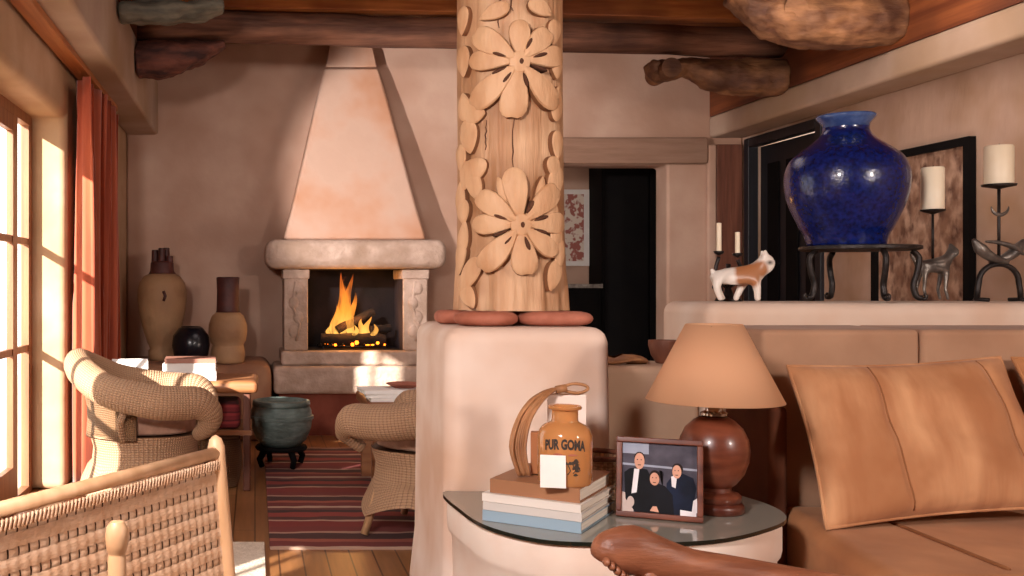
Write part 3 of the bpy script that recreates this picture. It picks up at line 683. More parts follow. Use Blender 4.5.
# ------------------------------------------------------------------ low wall and ledge behind the sofa
tag(MB().box(1.255, 1.785, 4.0, 4.32, 0, .925).build('low_plaster_wall', M['lowwall'], bevel=.03), 'low tan plaster wall between the pedestal and the white ledge', 'partition')
lg = MB().box(1.79, 4.355, 3.955, 4.42, 0, 1.18)
tag(lg.build('plaster_ledge', M['white_pl'], bevel=.05, seg=5), 'long white plaster ledge behind the sofa carrying the blue vase', 'ledge')
o = MB().grid(lambda u, v: (1.49+(.14 if v < .95 else .1)*math.cos(2*PI*u)*(math.sin(PI*(v*.96+.02))**.3), 4.16+.12*math.sin(2*PI*u)*(math.sin(PI*(v*.96+.02))**.3), .926+.03*v+.006*math.sin(8*PI*u)), 30, 8, cu=True).build('straw_mat', M['straw'], smooth=True)
tag(o, 'yellow straw mat lying on the low wall beside the lampshade', 'mat')
tag(MB().lathe([(0,.926),(.04,.926),(.06,.96),(.07,1.0),(.07,1.02),(.062,1.02),(.05,.97),(0,.95)], (1.71,4.16,0), 24).build('brown_bowl', M['redbrown'], smooth='auto'), 'brown bowl on the low wall behind the lampshade', 'bowl')

# ------------------------------------------------------------------ things on the ledge
LZ = 1.181
vs_ = thing('vase_stand', 'black wrought iron stand with curled legs under the blue vase', 'stand', (2.525, 4.18, LZ))
VX, VY = 2.525, 4.18
MB().lathe([(0,1.393),(.21,1.393),(.224,1.398),(.224,1.41),(.21,1.414),(0,1.414)], (VX,VY,0), 48).build('top_plate', M['iron'], vs_, smooth='auto')
for a in (184, 264, 340, 90):
    ca, sa = math.cos(math.radians(a)), math.sin(math.radians(a))
    pts = catmull([(VX+r*ca, VY+r*sa, z) for r, z in ((.19,1.392),(.215,1.36),(.208,1.30),(.195,1.25),(.205,1.205),(.225,1.196))], 5)
    lgm = MB().tube(pts, .012, 8); lgm.tube(catmull([(VX+r*ca, VY+r*sa, z) for r, z in ((.225,1.194),(.236,1.193),(.24,1.206),(.232,1.212))], 4), .007, 6)
    lgm.build('leg', M['iron'], vs_, smooth=True)
bv = thing('blue_vase', 'big cobalt blue glazed vase with a narrow neck on the iron stand', 'vase', (VX, VY, 1.415))
VX = 2.47
sc = 1/2.4/240; pr = [(375,93),(372,96),(350,103),(330,115),(290,135),(265,145),(240,151),(215,153),(190,150),(165,138),(147,118),(131,95),(117,75),(108,65),(101,60),(94,57),(86,57)]
B0 = [(0,1.415)]+[(r*sc*.87, 1.415+(375-y)*sc*.985) for y, r in pr]
# smooth the profile
Bp = [(p.x, p.z) for p in catmull([(r,0,z) for r, z in B0[1:]], 4)]
MB().lathe([(0,1.415)]+Bp, (VX,VY,0), 72).build('body', M['cobalt'], bv, smooth=True)
zt = Bp[-1][1]; r0 = Bp[-1][0]
MB().lathe([(r0,zt-.002),(r0*1.02,zt+.012),(r0*1.2,zt+.03),(r0*1.3,zt+.042),(r0*1.27,zt+.05),(r0*1.1,zt+.045),(r0*.92,zt+.02),(r0*.9,zt-.04)], (VX,VY,0), 56).build('lip', M['cobalt_lip'], bv, smooth=True)

# dog figurine
def skin(name, verts, edges, m, parent=None, sub=2):
    me = bpy.data.meshes.new(name); me.from_pydata([v[0] for v in verts], edges, []); me.materials.append(m)
    o = bpy.data.objects.new(name, me); COL.objects.link(o)
    sk = o.modifiers.new('Skin', 'SKIN'); sk.use_smooth_shade = True
    for i, v in enumerate(verts):
        r = v[1]; o.data.skin_vertices[0].data[i].radius = r if isinstance(r, tuple) else (r, r)
    o.data.skin_vertices[0].data[0].use_root = True
    ss = o.modifiers.new('S', 'SUBSURF'); ss.levels = sub; ss.render_levels = sub
    if parent:
        o.parent = parent
        if parent.type == 'EMPTY': o.matrix_parent_inverse = parent.matrix_basis.inverted()
    return o
def dogmat():
    m, nt, b, out = new_mat('dog_glaze'); N = nt.nodes.new; L = nt.links.new
    tc = N('ShaderNodeTexCoord'); no = N('ShaderNodeTexNoise'); no.inputs['Scale'].default_value = 20; L(tc.outputs['Object'], no.inputs[0])
    def blob(c, r, soft=.012, sc=(1,1,1)):
        vm = N('ShaderNodeVectorMath'); vm.operation = 'SUBTRACT'; L(tc.outputs['Object'], vm.inputs[0]); vm.inputs[1].default_value = c
        v2 = N('ShaderNodeVectorMath'); v2.operation = 'MULTIPLY'; L(vm.outputs[0], v2.inputs[0]); v2.inputs[1].default_value = sc
        ln = N('ShaderNodeVectorMath'); ln.operation = 'LENGTH'; L(v2.outputs[0], ln.inputs[0])
        ad = N('ShaderNodeMath'); ad.operation = 'MULTIPLY_ADD'; L(no.outputs[0], ad.inputs[0]); ad.inputs[1].default_value = .02; L(ln.outputs['Value'], ad.inputs[2])
        mr = N('ShaderNodeMapRange'); L(ad.outputs[0], mr.inputs[0]); mr.inputs[1].default_value = r+.01-soft; mr.inputs[2].default_value = r+.01+soft; mr.inputs[3].default_value = 1; mr.inputs[4].default_value = 0
        return mr.outputs[0]
    col = None
    for c, r, s, cc in (((2.02,4.1,1.29),.052,(1,.5,1),'#a8714a'),((2.075,4.1,1.315),.032,(1,.5,1),'#a8714a'),((2.113,4.105,1.342),.012,(1,.6,1.3),'#1c1512')):
        mx = N('ShaderNodeMix'); mx.data_type = 'RGBA'; L(blob(c, r, .008, s), mx.inputs[0])
        if col: L(col, mx.inputs[6])
        else: mx.inputs[6].default_value = lin('#e6ddd2')
        mx.inputs[7].default_value = lin(cc); col = mx.outputs[2]
    L(col, b.inputs['Base Color']); b.inputs['Roughness'].default_value = .35
    return m
DY = 4.13
dv = [((1.985,DY,1.290),(.034,.036)),((1.925,DY,1.285),(.032,.034)),((2.045,DY,1.288),(.036,.040)),((2.082,DY,1.312),(.026,.03)),((2.115,DY,1.345),(.031,.032)),((2.145,DY-.004,1.333),(.019,.022)),
      ((1.90,DY-.026,1.27),.021),((1.893,DY-.03,1.235),.014),((1.905,DY-.03,1.20),.012),((1.915,DY-.03,1.188),.012),
      ((1.915,DY+.026,1.27),.021),((1.925,DY+.03,1.235),.014),((1.94,DY+.03,1.20),.012),((1.95,DY+.03,1.188),.012),
      ((2.055,DY-.027,1.262),.02),((2.06,DY-.03,1.225),.014),((2.06,DY-.03,1.195),.013),((2.069,DY-.03,1.188),.012),
      ((2.03,DY+.027,1.262),.02),((2.015,DY+.03,1.225),.014),((2.0,DY+.03,1.195),.013),((2.009,DY+.03,1.188),.012),
      ((1.893,DY,1.30),.012),((1.884,DY,1.318),.006),
      ((2.098,DY-.022,1.372),.011),((2.092,DY-.028,1.393),.006),((2.11,DY+.022,1.372),.011),((2.108,DY+.028,1.393),.006)]
de = [(0,1),(0,2),(2,3),(3,4),(4,5),(1,6),(6,7),(7,8),(8,9),(1,10),(10,11),(11,12),(12,13),(2,14),(14,15),(15,16),(16,17),(2,18),(18,19),(19,20),(20,21),(1,22),(22,23),(4,24),(24,25),(4,26),(26,27)]
dg = thing('dog_figurine', 'small white dog figurine with a brown saddle patch standing on the white ledge', 'figurine', (1.985, DY, LZ))
skin('body', dv, de, dogmat(), dg)
MB().ball((2.163, DY-.004, 1.338), .006, 10).build('nose', M['dk'], dg, smooth=True)
for y in (DY-.022, DY+.016): MB().ball((2.136, y, 1.357), .005, 8).build('eye', M['dk'], dg, smooth=True)

# iron candelabra behind the dog
cd = thing('candelabra', 'dark ornate iron candelabra with two slim pale candles behind the dog figurine', 'candelabra', (2.035, 4.30, LZ))
CX0, CY0 = 2.035, 4.30
MB().lathe([(0,LZ),(.055,LZ),(.05,LZ+.012),(.02,LZ+.03),(.012,LZ+.06),(.018,LZ+.09),(.010,LZ+.12),(.010,LZ+.16)], (CX0,CY0,0), 20).build('stem', M['iron'], cd, smooth=True)
for sx, h in ((-1,.05),(1,.02)):
    MB().tube(catmull([(CX0, CY0, LZ+.12), (CX0+sx*.03, CY0, LZ+.10), (CX0+sx*.055, CY0, LZ+.13), (CX0+sx*.04, CY0, LZ+.17+h*.4)], 5), .008, 8).build('arm', M['iron'], cd, smooth=True)
    MB().lathe([(0,LZ+.18),(.018,LZ+.19),(.022,LZ+.20),(0,LZ+.2)], (CX0+sx*.04,CY0,h*.3), 14).build('cup', M['iron'], cd, smooth=True)
    MB().lathe([(.010,LZ+.2),(.010,LZ+.27+h),(0,LZ+.272+h)], (CX0+sx*.04,CY0,h*.3), 12).build('candle', M['wax'], cd, smooth='auto')
for a in range(5):
    ca, sa = math.cos(a*1.257), math.sin(a*1.257)
    MB().tube(catmull([(CX0,CY0,LZ+.05),(CX0+.04*ca,CY0+.04*sa,LZ+.08),(CX0+.06*ca,CY0+.06*sa,LZ+.06),(CX0+.045*ca,CY0+.045*sa,LZ+.045)],4), .006, 6).build('curl', M['iron'], cd, smooth=True)

# candlestick with animal figure
c1 = thing('candlestick', 'iron candlestick on a four-legged animal with cream candle, beside the blue vase', 'candlestick', (2.86, 4.22, LZ), group='iron candlesticks on the ledge')
X0, Y0 = 2.86, 4.22
av = [((X0,Y0,1.335),(.034,.03)),((X0-.045,Y0,1.325),(.028,.026)),((X0+.045,Y0,1.335),(.03,.026)),((X0+.072,Y0,1.375),.02),((X0+.085,Y0-.01,1.395),.016),((X0+.105,Y0-.01,1.385),.01)]
ae = [(0,1),(0,2),(2,3),(3,4),(4,5)]
for px_, by in ((1,-.018),(1,.018),(2,-.018),(2,.018)):
    x = av[px_][0][0]; n = len(av)
    av += [((x, Y0+by, 1.29), .010), ((x-.008, Y0+by*1.3, 1.23), .006), ((x+.004, Y0+by*1.4, LZ+.006), .006)]
    ae += [(px_, n), (n, n+1), (n+1, n+2)]
n = len(av); av += [((X0-.075,Y0,1.35),.008),((X0-.095,Y0,1.385),.006)]; ae += [(1,n),(n,n+1)]
n = len(av); av += [((X0+.085,Y0+.02,1.425),.006)]; ae += [(4,n)]
skin('animal_base', av, ae, M['iron_lt'], c1)
MB().tube([(X0,Y0,1.36),(X0,Y0,1.562)], .005, 8).build('stem', M['iron'], c1, smooth=True)
MB().lathe([(0,1.545),(.01,1.55),(.045,1.562),(.047,1.568),(0,1.568)], (X0,Y0,0), 24).build('drip_plate', M['iron'], c1, smooth='auto')
cn = MB().lathe([(0,1.569),(.042,1.569),(.043,1.575),(.043,1.74),(.040,1.746),(0,1.742)], (X0,Y0,0), 28).build('candle', M['wax'], c1, smooth='auto')
MB().tube([(X0,Y0,1.74),(X0+.002,Y0,1.755)], .0015, 6).build('wick', M['dk'], cn)
# candlestick with horseshoe base and crossed blades
X0, Y0 = 3.087, 4.15
c2 = thing('candlestick', 'taller iron candlestick with arched base and crossed horns under a cream candle', 'candlestick', (X0, Y0, LZ), group='iron candlesticks on the ledge')
pts = [(X0+.083*math.cos(a), Y0, 1.262+.075*math.sin(a)) for a in [PI*i/16 for i in range(17)]]
MB().tube([(X0+.092,Y0,LZ+.006),(X0+.088,Y0,1.23)]+pts+[(X0-.088,Y0,1.23),(X0-.092,Y0,LZ+.006)], .011, 10).build('arch_base', M['iron'], c2, smooth=True)
for sx in (-1, 1): MB().tube([(X0+sx*.07,Y0-.04,LZ+.008),(X0+sx*.092,Y0,LZ+.01),(X0+sx*.07,Y0+.04,LZ+.008)], .008, 8).build('foot', M['iron'], c2, smooth=True)
for sx in (-1, 1):
    pp = catmull([(X0-sx*.03, Y0+sx*.012, 1.345), (X0+sx*.04, Y0+sx*.012, 1.365), (X0+sx*.085, Y0+sx*.012, 1.40), (X0+sx*.115, Y0+sx*.012, 1.44)], 5)
    MB().tube(pp, interp([.008,.02,.024,.006], len(pp)), 10).build('horn', M['iron_lt'], c2, smooth=True)
pp = catmull([(X0-.06,Y0-.005,1.43),(X0,Y0-.005,1.425),(X0+.06,Y0-.005,1.405),(X0+.10,Y0-.005,1.375)], 5)
MB().tube(pp, interp([.004,.009,.013,.005], len(pp)), 8).build('blade', M['iron_lt'], c2, smooth=True)
MB().tube([(X0,Y0,1.33),(X0,Y0,1.66)], .006, 8).build('stem', M['iron'], c2, smooth=True)
MB().tube([(X0+.036*math.cos(a), Y0-.006, 1.575+.034*math.sin(a)) for a in [PI+PI*i/14 for i in range(15)]], [.002+.006*math.sin(PI*i/14) for i in range(15)], 8).build('crescent', M['iron_lt'], c2, smooth=True)
MB().lathe([(0,1.645),(.012,1.65),(.06,1.66),(.062,1.668),(0,1.668)], (X0,Y0,0), 28).build('drip_plate', M['iron'], c2, smooth='auto')
cn = MB().lathe([(0,1.669),(.051,1.669),(.052,1.675),(.052,1.822),(.048,1.828),(0,1.822)], (X0,Y0,0), 32).build('candle', M['wax'], c2, smooth='auto')
MB().tube([(X0,Y0,1.82),(X0+.002,Y0,1.836)], .0015, 6).build('wick', M['dk'], cn)

# framed panel on the right wall
def panelmat():
    return mat('aged_panel', '#5a3c2e', '#bd9c84', 16, stretch=(1,1,.6), rough=.85, bump=.4, bscale=16, blotch='#8a6650', bl_scale=9, lo=.38, hi=.6)
pa = thing('wall_panel', 'tall mottled brown aged panel in a black frame hung on the right wall', 'picture', (4.33, 6.5, .9))
MB().box(4.335, 4.352, 6.09, 6.95, .93, 2.10).build('panel', panelmat(), pa)
fr = MB()
for a in ((6.04,6.09,.88,2.15),(6.95,7.0,.88,2.15),(6.09,6.95,.88,.93),(6.09,6.95,2.10,2.15)): fr.box(4.31, 4.355, *a)
fr.build('frame', M['dk'], pa)
# hall beyond the opening
po = thing('wall_hanging', 'pale framed print with a reddish floral pattern on the hall wall beyond the opening', 'picture', (3.25, 10.47, 1.5))
MB().box(2.9, 3.5, 10.47, 10.495, 1.45, 2.25).build('paper', M['paper'], po)
pm_ = mat('floral_print', '#e2d5c6', '#a8655a', 16, rough=.9, lo=.48, hi=.56, detail=2)
MB().box(2.96, 3.44, 10.46, 10.47, 1.5, 2.2).build('print', pm_, po)
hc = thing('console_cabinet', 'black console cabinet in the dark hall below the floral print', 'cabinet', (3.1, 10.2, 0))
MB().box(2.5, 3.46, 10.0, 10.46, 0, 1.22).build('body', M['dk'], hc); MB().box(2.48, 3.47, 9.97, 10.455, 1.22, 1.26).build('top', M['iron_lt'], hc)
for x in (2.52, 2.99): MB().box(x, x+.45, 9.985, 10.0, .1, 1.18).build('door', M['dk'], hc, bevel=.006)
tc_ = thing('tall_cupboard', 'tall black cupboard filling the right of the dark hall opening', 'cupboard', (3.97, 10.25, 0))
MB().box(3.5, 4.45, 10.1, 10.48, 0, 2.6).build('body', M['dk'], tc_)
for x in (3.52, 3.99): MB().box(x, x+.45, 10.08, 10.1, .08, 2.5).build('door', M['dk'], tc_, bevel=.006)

# ------------------------------------------------------------------ sofa
so = thing('sofa', 'long tan suede sofa with a high back in front of the white ledge', 'sofa', (2.9, 3.2, 0))
SX1 = 4.3
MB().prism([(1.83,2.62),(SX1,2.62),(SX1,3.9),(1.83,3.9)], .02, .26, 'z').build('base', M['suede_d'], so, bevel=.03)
o = MB().prism([(1.82,3.50),(1.66,2.60),(2.95,2.60),(2.95,3.50)], .262, .485, 'z').build('seat_cushion', M['suede'], so, bevel=.055, seg=5)
MB().prism([(2.96,2.60),(SX1,2.60),(SX1,3.50),(2.96,3.50)], .262, .485, 'z').build('seat_cushion', M['suede'], so, bevel=.055, seg=5)
MB().tube(catmull([(2.06,3.45,.487),(2.04,3.1,.488),(2.02,2.68,.488)], 6), .006, 6).build('piping', M['seam'], o, smooth=True)
for x0, x1 in ((1.785,2.345),(2.35,3.3),(3.305,SX1)):
    MB().box(x0, x1, 3.52, 3.93, .262, 1.093).build('back_cushion', M['suede_b'], so, bevel=.022, seg=4)
MB().box(1.735, 1.80, 3.37, 3.70, .02, .84).build('end_shade_panel', M['suede_d'], so, bevel=.02)  # dark panel standing in for shade at the sofa's left end
def pillow(name, C, th, m, label, parent_lbl, seams=()):
    TL, TR, BR, BL = [Vector(c) for c in C]
    nrm = (TR-TL).cross(BL-TL).normalized()
    if nrm.y > 0: nrm = -nrm
    def srf(sg):
        def f(u, v):
            p = TL.lerp(TR, u).lerp(BL.lerp(BR, u), v)
            a = 2*u-1; b = 2*v-1
            pinch = .045*((abs(a)**2)*(1-abs(b)**6)*-1)
            ctr = (TL+TR+BL+BR)/4
            p = p+(ctr-p)*(.05*(1-b*b)*abs(a)**4+.06*(1-a*a)*abs(b)**4)
            bul = ((1-abs(a)**4)*(1-abs(b)**3.2))**.6
            w = .008*math.sin(u*9+v*4)*bul+.005*math.sin(v*17-u*6)*bul+.006*math.sin(v*31+u*12)*bul*max(0,1-2.2*u)*v
            for s_ in seams: w -= .016*math.exp(-((u-s_)/.022)**2)*bul
            return p+nrm*(sg*(th*bul+.001)+w*(1 if sg >= 0 else -1)) if sg else p
        return f
    mb = MB().grid(srf(1), 96, 40); mb.grid(lambda u, v: srf(-1)(1-u, v), 48, 32)
    r = thing(name, label, 'cushion', ((BL+BR)/2), 0, 'suede cushions leaning on the sofa back')
    mb.build('cushion_body', m, r, smooth=True)
    bd = []
    for i in range(25): bd.append(srf(0)(i/24, 0))
    for i in range(1, 25): bd.append(srf(0)(1, i/24))
    for i in range(1, 25): bd.append(srf(0)(1-i/24, 1))
    for i in range(1, 24): bd.append(srf(0)(0, 1-i/24))
    MB().tube(bd, .006, 6, closed=True).build('piping', m, r, smooth=True)
    if seams:
        for s_ in seams: MB().tube([srf(1)(s_, .03+.94*i/20)+nrm*.0005 for i in range(21)], .0028, 6).build('seam', M['seam'], r, smooth=True)
    return r
pillow('sofa_cushion', (P(787,366,3.38), P(1000,357,3.40), P(1068,507,3.20), P(826,529,3.12)), .085, M['suede_p'], 'large tan suede cushion with vertical seams at the left end of the sofa', None, (.34,.86))
pillow('sofa_cushion', (P(1012,358,3.47), P(1230,352,3.46), P(1270,505,3.22), P(1080,512,3.24)), .07, M['suede'], 'darker tan cushion at the right edge, behind the large one on the sofa', None)

# ------------------------------------------------------------------ end table
tb = thing('end_table', 'white plaster end table with rounded smoked glass top in front of the pedestal', 'table', (1.15, 3.15, 0))
ctl = [(.65,3.46),(.655,3.2),(.69,2.98),(.80,2.825),(.95,2.785),(1.15,2.785),(1.33,2.83),(1.50,2.94),(1.625,3.06),(1.675,3.2),(1.665,3.36),(1.60,3.46),(1.35,3.475),(1.0,3.475),(.75,3.475)]
out = [(p.x, p.y) for p in catmull([(x,y,0) for x, y in ctl], 5, closed=True)]
cxm, cym = 1.15, 3.14
def sc2(k): return [(cxm+(x-cxm)*k, cym+(y-cym)*k) for x, y in out]
gt = MB().prism(out, .521, .533, 'z')
go = gt.build('glass_top', [M['glass_top'], M['glass_edge']], tb)
for p in go.data.polygons:
    if abs(p.normal.z) < .5: p.material_index = 1
n = len(out); dr = MB()
lv = [(0,.93),(.30,.94),(.40,.945),(.415,.968),(.43,.975),(.50,.975),(.519,.965)]
vs = []; 
for z, k in lv: vs += [(x, min(y, 3.465), z) for x, y in sc2(k)]
fs = [(j*n+i, j*n+(i+1) % n, (j+1)*n+(i+1) % n, (j+1)*n+i) for j in range(len(lv)-1) for i in range(n)]+[list(range(n))[::-1], [(len(lv)-1)*n+i for i in range(n)]]
dr.add(vs, fs).build('drum_base', M['drum'], tb, smooth='auto')

# stack of books on it
bc = (.915, 3.105); brz = math.atan2(-.18, .26)
zz = .534
cov = [('blue hardback at the bottom of the book stack on the glass table', .032, '#8ea5b5', (.298,.35), 0, 0, 0),
       ('pale grey book second from the bottom of the stack on the glass table', .024, '#c8c2bc', (.298,.35), .01, .0, 0),
       ('white book third from the bottom of the stack on the glass table', .024, '#dcd4cb', (.300,.345), -.012, 0, 0),
       ('thick brown book on top of the stack, under the amber jar', .042, '#9a6a48', (.272,.33), .0, .008, .006)]
for lb, h, c, s, dr_, ox, oy in cov:
    book('book', lb, 'book', (bc[0]+ox, bc[1]+oy), (s[0], s[1], h), brz+dr_, mat('cover_'+c[1:], c, c, rough=.55), 'books stacked on the glass table', zz); zz += h+.001
BZ = zz

# amber jar
JX, JY = .925, 2.985
jr = thing('amber_jar', 'amber apothecary jar with a short neck and dark lettering on the book stack', 'jar', (JX, JY, BZ))
R = .079
prof = [(0,0),(R*.93,0),(R,.008),(R,.135),(R*.985,.15),(R*.92,.166),(R*.78,.18),(R*.58,.188),(R*.50,.192),(R*.48,.198),(R*.48,.222),(R*.5,.228),(R*.6,.230),(R*.62,.236),(R*.58,.24),(R*.44,.239),(R*.42,.225),(0,.222)]
MB().lathe([(r, z*.96+BZ) for r, z in prof], (JX,JY,0), 48).build('glass_body', M['amber'], jr, smooth='auto')
JA = math.atan2(-JY, -JX)
def jw(u, z, h=.0008): return (JX+(R+h)*math.cos(JA+u/R), JY+(R+h)*math.sin(JA+u/R), BZ+z)
ink = mat('jar_ink', '#2b2520', '#3a3026', 8, rough=.6)
cu_ = bpy.data.curves.new('txt', 'FONT'); cu_.body = 'PUR GOMA'; cu_.size = .040; cu_.align_x = 'CENTER'; cu_.resolution_u = 3; cu_.offset = .0019
to = bpy.data.objects.new('txt', cu_); COL.objects.link(to)
bpy.context.view_layer.update()
me = to.evaluated_get(bpy.context.evaluated_depsgraph_get()).to_mesh()
import bmesh
bm = bmesh.new(); bm.from_mesh(me); bmesh.ops.triangulate(bm, faces=bm.faces[:])
W = max(v.co.x for v in bm.verts)-min(v.co.x for v in bm.verts)
vv = [jw(v.co.x*.122/W, .112+v.co.y*1.0-.006*(v.co.x*.122/W/.06)**2, .0012) for v in bm.verts]
bm.verts.index_update(); ff = [[v.index for v in f.verts] for f in bm.faces]; bm.free()
bpy.data.objects.remove(to); bpy.data.curves.remove(cu_)
MB().add(vv, ff).build('lettering', ink, jr, label='dark arched lettering')
em = MB()
def jblob(mb, u0, z0, ru, rz_, n=14):
    mb.add([jw(u0+ru*math.cos(2*PI*i/n)*(1+.3*math.sin(5*i)), z0+rz_*math.sin(2*PI*i/n), .0012) for i in range(n)], [list(range(n))])
for i in range(16):
    jblob(em, random.uniform(-.012,.04), random.uniform(.03,.085), random.uniform(.003,.010), random.uniform(.002,.006))
for i in range(5):
    u = -.02+.014*i; em.tube([jw(u, .03+.004*i), jw(u+.008, .05), jw(u-.003, .075)], .0016, 5)
em.build('emblem', ink, jr)
rb = MB(); jblob(rb, -.02, .096, .014, .003); jblob(rb, .022, .095, .014, .003); rb.build('red_mark', M['terra'], jr)
tgm = MB(XF((JX-.060, JY-R-.004, BZ+.001), math.radians(-14), rx=math.radians(-7))).box(-.036,.036,-.001,.001,0,.094)
tag(tgm.build('white_card', M['paper'], bevel=.0005), 'small blank white card leaning against the front of the amber jar', 'card')
# things behind the jar
tag(MB(XF((1.005, 3.225, BZ+.001), brz+.35)).box(-.06,.06,-.012,.012,0,.238).build('pale_box', M['card'], bevel=.003), 'pale upright box behind the amber jar', 'box')
tag(MB(XF((.893, 3.125, BZ+.001), brz+.3)).box(-.03,.03,-.02,.02,0,.13).build('brown_block', M['brownblock'], bevel=.003), 'brown block standing just left behind the amber jar', 'block')
rf = thing('straw_bundle', 'dried straw bundle bent in an arch and tied with a loop, behind the jar', 'straw bundle', (.81, 3.14, BZ))
for k in range(26):
    j = lambda s=.012: random.uniform(-s, s)
    o_ = Vector((j(.02), j(), 0)); pts = [P(524,480,3.08)+o_*.8, P(518,450,3.10)+o_*1.1+Vector((0,0,j())), P(524,420,3.13)+o_*1.0, P(537,400,3.16)+o_*.9, P(552,390,3.2)+o_*.5, P(563,389,3.2)+o_*.3]
    pts[0].z = BZ+.004
    MB().tube(catmull(pts, 5), .0045, 6).build('stalk', M['straw'], rf, smooth=True)
MB().tube(catmull([P(561,389,3.2), P(572,384,3.2), P(584,385,3.2), P(588,389,3.2), P(580,393,3.2), P(569,392,3.2)], 5, closed=True), .005, 6, closed=True).build('tie_loop', M['straw'], rf, smooth=True)
MB().tube([P(556,390,3.2), P(566,388,3.2)], .013, 10).build('knot', M['straw'], rf, smooth=True)
sb = thing('small_basket', 'small round wicker basket with a dark rim between the amber jar and the framed photograph', 'basket', (1.155, 3.375, .534))
MB().lathe([(0,.534),(.075,.534),(.09,.56),(.098,.62),(.095,.67),(.088,.675),(.085,.6),(0,.545)], (1.155,3.375,0), 36).build('basket_body', M['wick'], sb, smooth=True)
MB().tube([(1.155+.094*math.cos(2*PI*i/32), 3.375+.094*math.sin(2*PI*i/32), .677) for i in range(32)], .009, 8, closed=True).build('basket_rim', M['redbrown'], sb, smooth=True)

# framed photograph
A = Vector((1.118, 3.10, .535)); Bp_ = Vector((1.345, 3.00, .535))
rz = math.atan2(Bp_.y-A.y, Bp_.x-A.x); Wd = (Bp_-A).length; Hh = .245
T = XF(A, rz, rx=math.radians(-11))
pf = thing('photo_frame', 'wooden picture frame with a photograph of three people, leaning on the glass table', 'photo frame', A, rz)
fw = .017; fr = MB(T)
fr.box(0, Wd, -.008, .010, 0, fw).box(0, Wd, -.008, .010, Hh-fw, Hh).box(0, fw, -.008, .010, fw, Hh-fw).box(Wd-fw, Wd, -.008, .010, fw, Hh-fw)
fr.build('frame', M['lampwood'], pf, bevel=.003)
MB(T).box(fw, Wd-fw, .004, .010, fw, Hh-fw).build('backing', M['dk'], pf)
mats = [mat('ph_'+c, '#'+c, '#'+c2, 12, rough=.6, spec=.15) for c, c2 in (('3a3742','57535e'),('08080d','101018'),('0c1222','172038'),('d9a58c','c48f78'),('e8e4e6','d4d0d6'),('211613','2c1d18'),('8f96a8','a3a9b8'),('b9a39a','c6b4ac'))]
MW, MH = Wd-2*fw, Hh-2*fw
ph = MB(T); lay = [0]
def q(poly, mi):
    lay[0] += 1; y = .0038-.00012*lay[0]
    ph.add([(fw+MW*a, y, fw+MH*(1-b)) for a, b in poly], [list(range(len(poly)))], mi=mi)
def el(cx_, cy_, rx_, ry_, mi, n=20): q([(cx_+rx_*math.cos(2*PI*i/n), cy_+ry_*math.sin(2*PI*i/n)) for i in range(n)], mi)
q([(0,0),(1,0),(1,1),(0,1)], 0); q([(0,0),(.36,0),(.36,.16),(0,.16)], 6); q([(0,.30),(1,.33),(1,.36),(0,.33)], 6)
q([(0,.72),(.14,.76),(.16,1),(0,1)], 7)
q([(.03,.44),(.10,.38),(.20,.36),(.34,.38),(.40,.5),(.42,1),(.18,1),(.05,.82)], 1)
q([(.165,.38),(.235,.38),(.20,.72),(.13,.74)], 4); el(.235,.215,.073,.085,5); el(.235,.265,.068,.118,3)
q([(.60,.56),(.68,.44),(.80,.40),(.95,.46),(.99,.6),(.93,.98),(.58,1)], 2); q([(.66,.46),(.74,.42),(.72,.62),(.67,.6)], 4)
el(.745,.345,.072,.082,5); el(.735,.385,.06,.095,3)
q([(.28,.78),(.36,.62),(.46,.56),(.58,.6),(.68,.72),(.70,1),(.24,1)], 1); el(.445,.465,.074,.082,5); el(.44,.51,.063,.092,3)
q([(.38,.97),(.42,.90),(.47,.90),(.50,.98)], 3); q([(.78,.92),(.99,.94),(.99,1),(.78,1)], 4); q([(.95,.78),(1,.74),(1,.95),(.93,.94)], 4); el(.12,.86,.05,.08,7)
for hx, hy, s in ((.235,.265,1),(.735,.385,.85),(.44,.51,.9)):
    for dx in (-.028, .024): el(hx+dx*s, hy-.02*s, .009*s, .009*s, 5, 8)
    q([(hx-.025*s, hy+.05*s), (hx+.022*s, hy+.05*s), (hx+.018*s, hy+.062*s), (hx-.02*s, hy+.062*s)], 5)
ph.build('photograph', mats, pf, label='printed group portrait of three people in dark clothes')
sup_ = MB(T).add([(Wd/2-.03,.010,.16),(Wd/2+.03,.010,.16),(Wd/2+.03,.0105,.15),(Wd/2-.03,.0105,.15)], [(0,1,2,3)])
b0 = T @ Vector((Wd/2, .011, .15)); b1 = T @ Vector((Wd/2, .06, 0)); b1.z = .536
MB().tube([b0, b1], [(.003,.025),(.003,.03)], 8).build('easel_leg', M['dk'], pf)

# table lamp
LX, LY, TZ = 1.455, 3.17, .534
la = thing('table_lamp', 'table lamp with turned dark wood base and tan cone shade on the glass table', 'lamp', (LX, LY, TZ))
MB().lathe([(0,0),(.083,0),(.088,.006),(.088,.022),(.082,.03),(.076,.033),(.08,.038),(.08,.052),(.072,.06),(.052,.066),(.05,.078),(.066,.092),(.088,.122),(.101,.16),(.105,.195),(.10,.23),(.085,.263),(.06,.288),(.04,.30),(0,.30)], (LX,LY,TZ), 56).build('base', M['lampwood'], la, smooth='auto')
MB().lathe([(.036,.30),(.04,.304),(.04,.312),(.026,.318),(.024,.33),(.03,.335),(.03,.345),(.012,.352),(.012,.38),(0,.38)], (LX,LY,TZ), 32).build('collar', M['chrome'], la, smooth='auto', label='polished silver collar')
MB().lathe([(.014,.38),(.016,.40),(.03,.43),(.035,.455),(.028,.48),(0,.49)], (LX,LY,TZ), 24).build('bulb', M['paper'], la, smooth=True)
shd = MB().lathe([(.203,.35),(.084,.592)], (LX,LY,TZ), 64); shd.f = [f for f in shd.f if len(f) == 4]; shd.uv = shd.uv[:len(shd.f)]; shd.mi = shd.mi[:len(shd.f)]
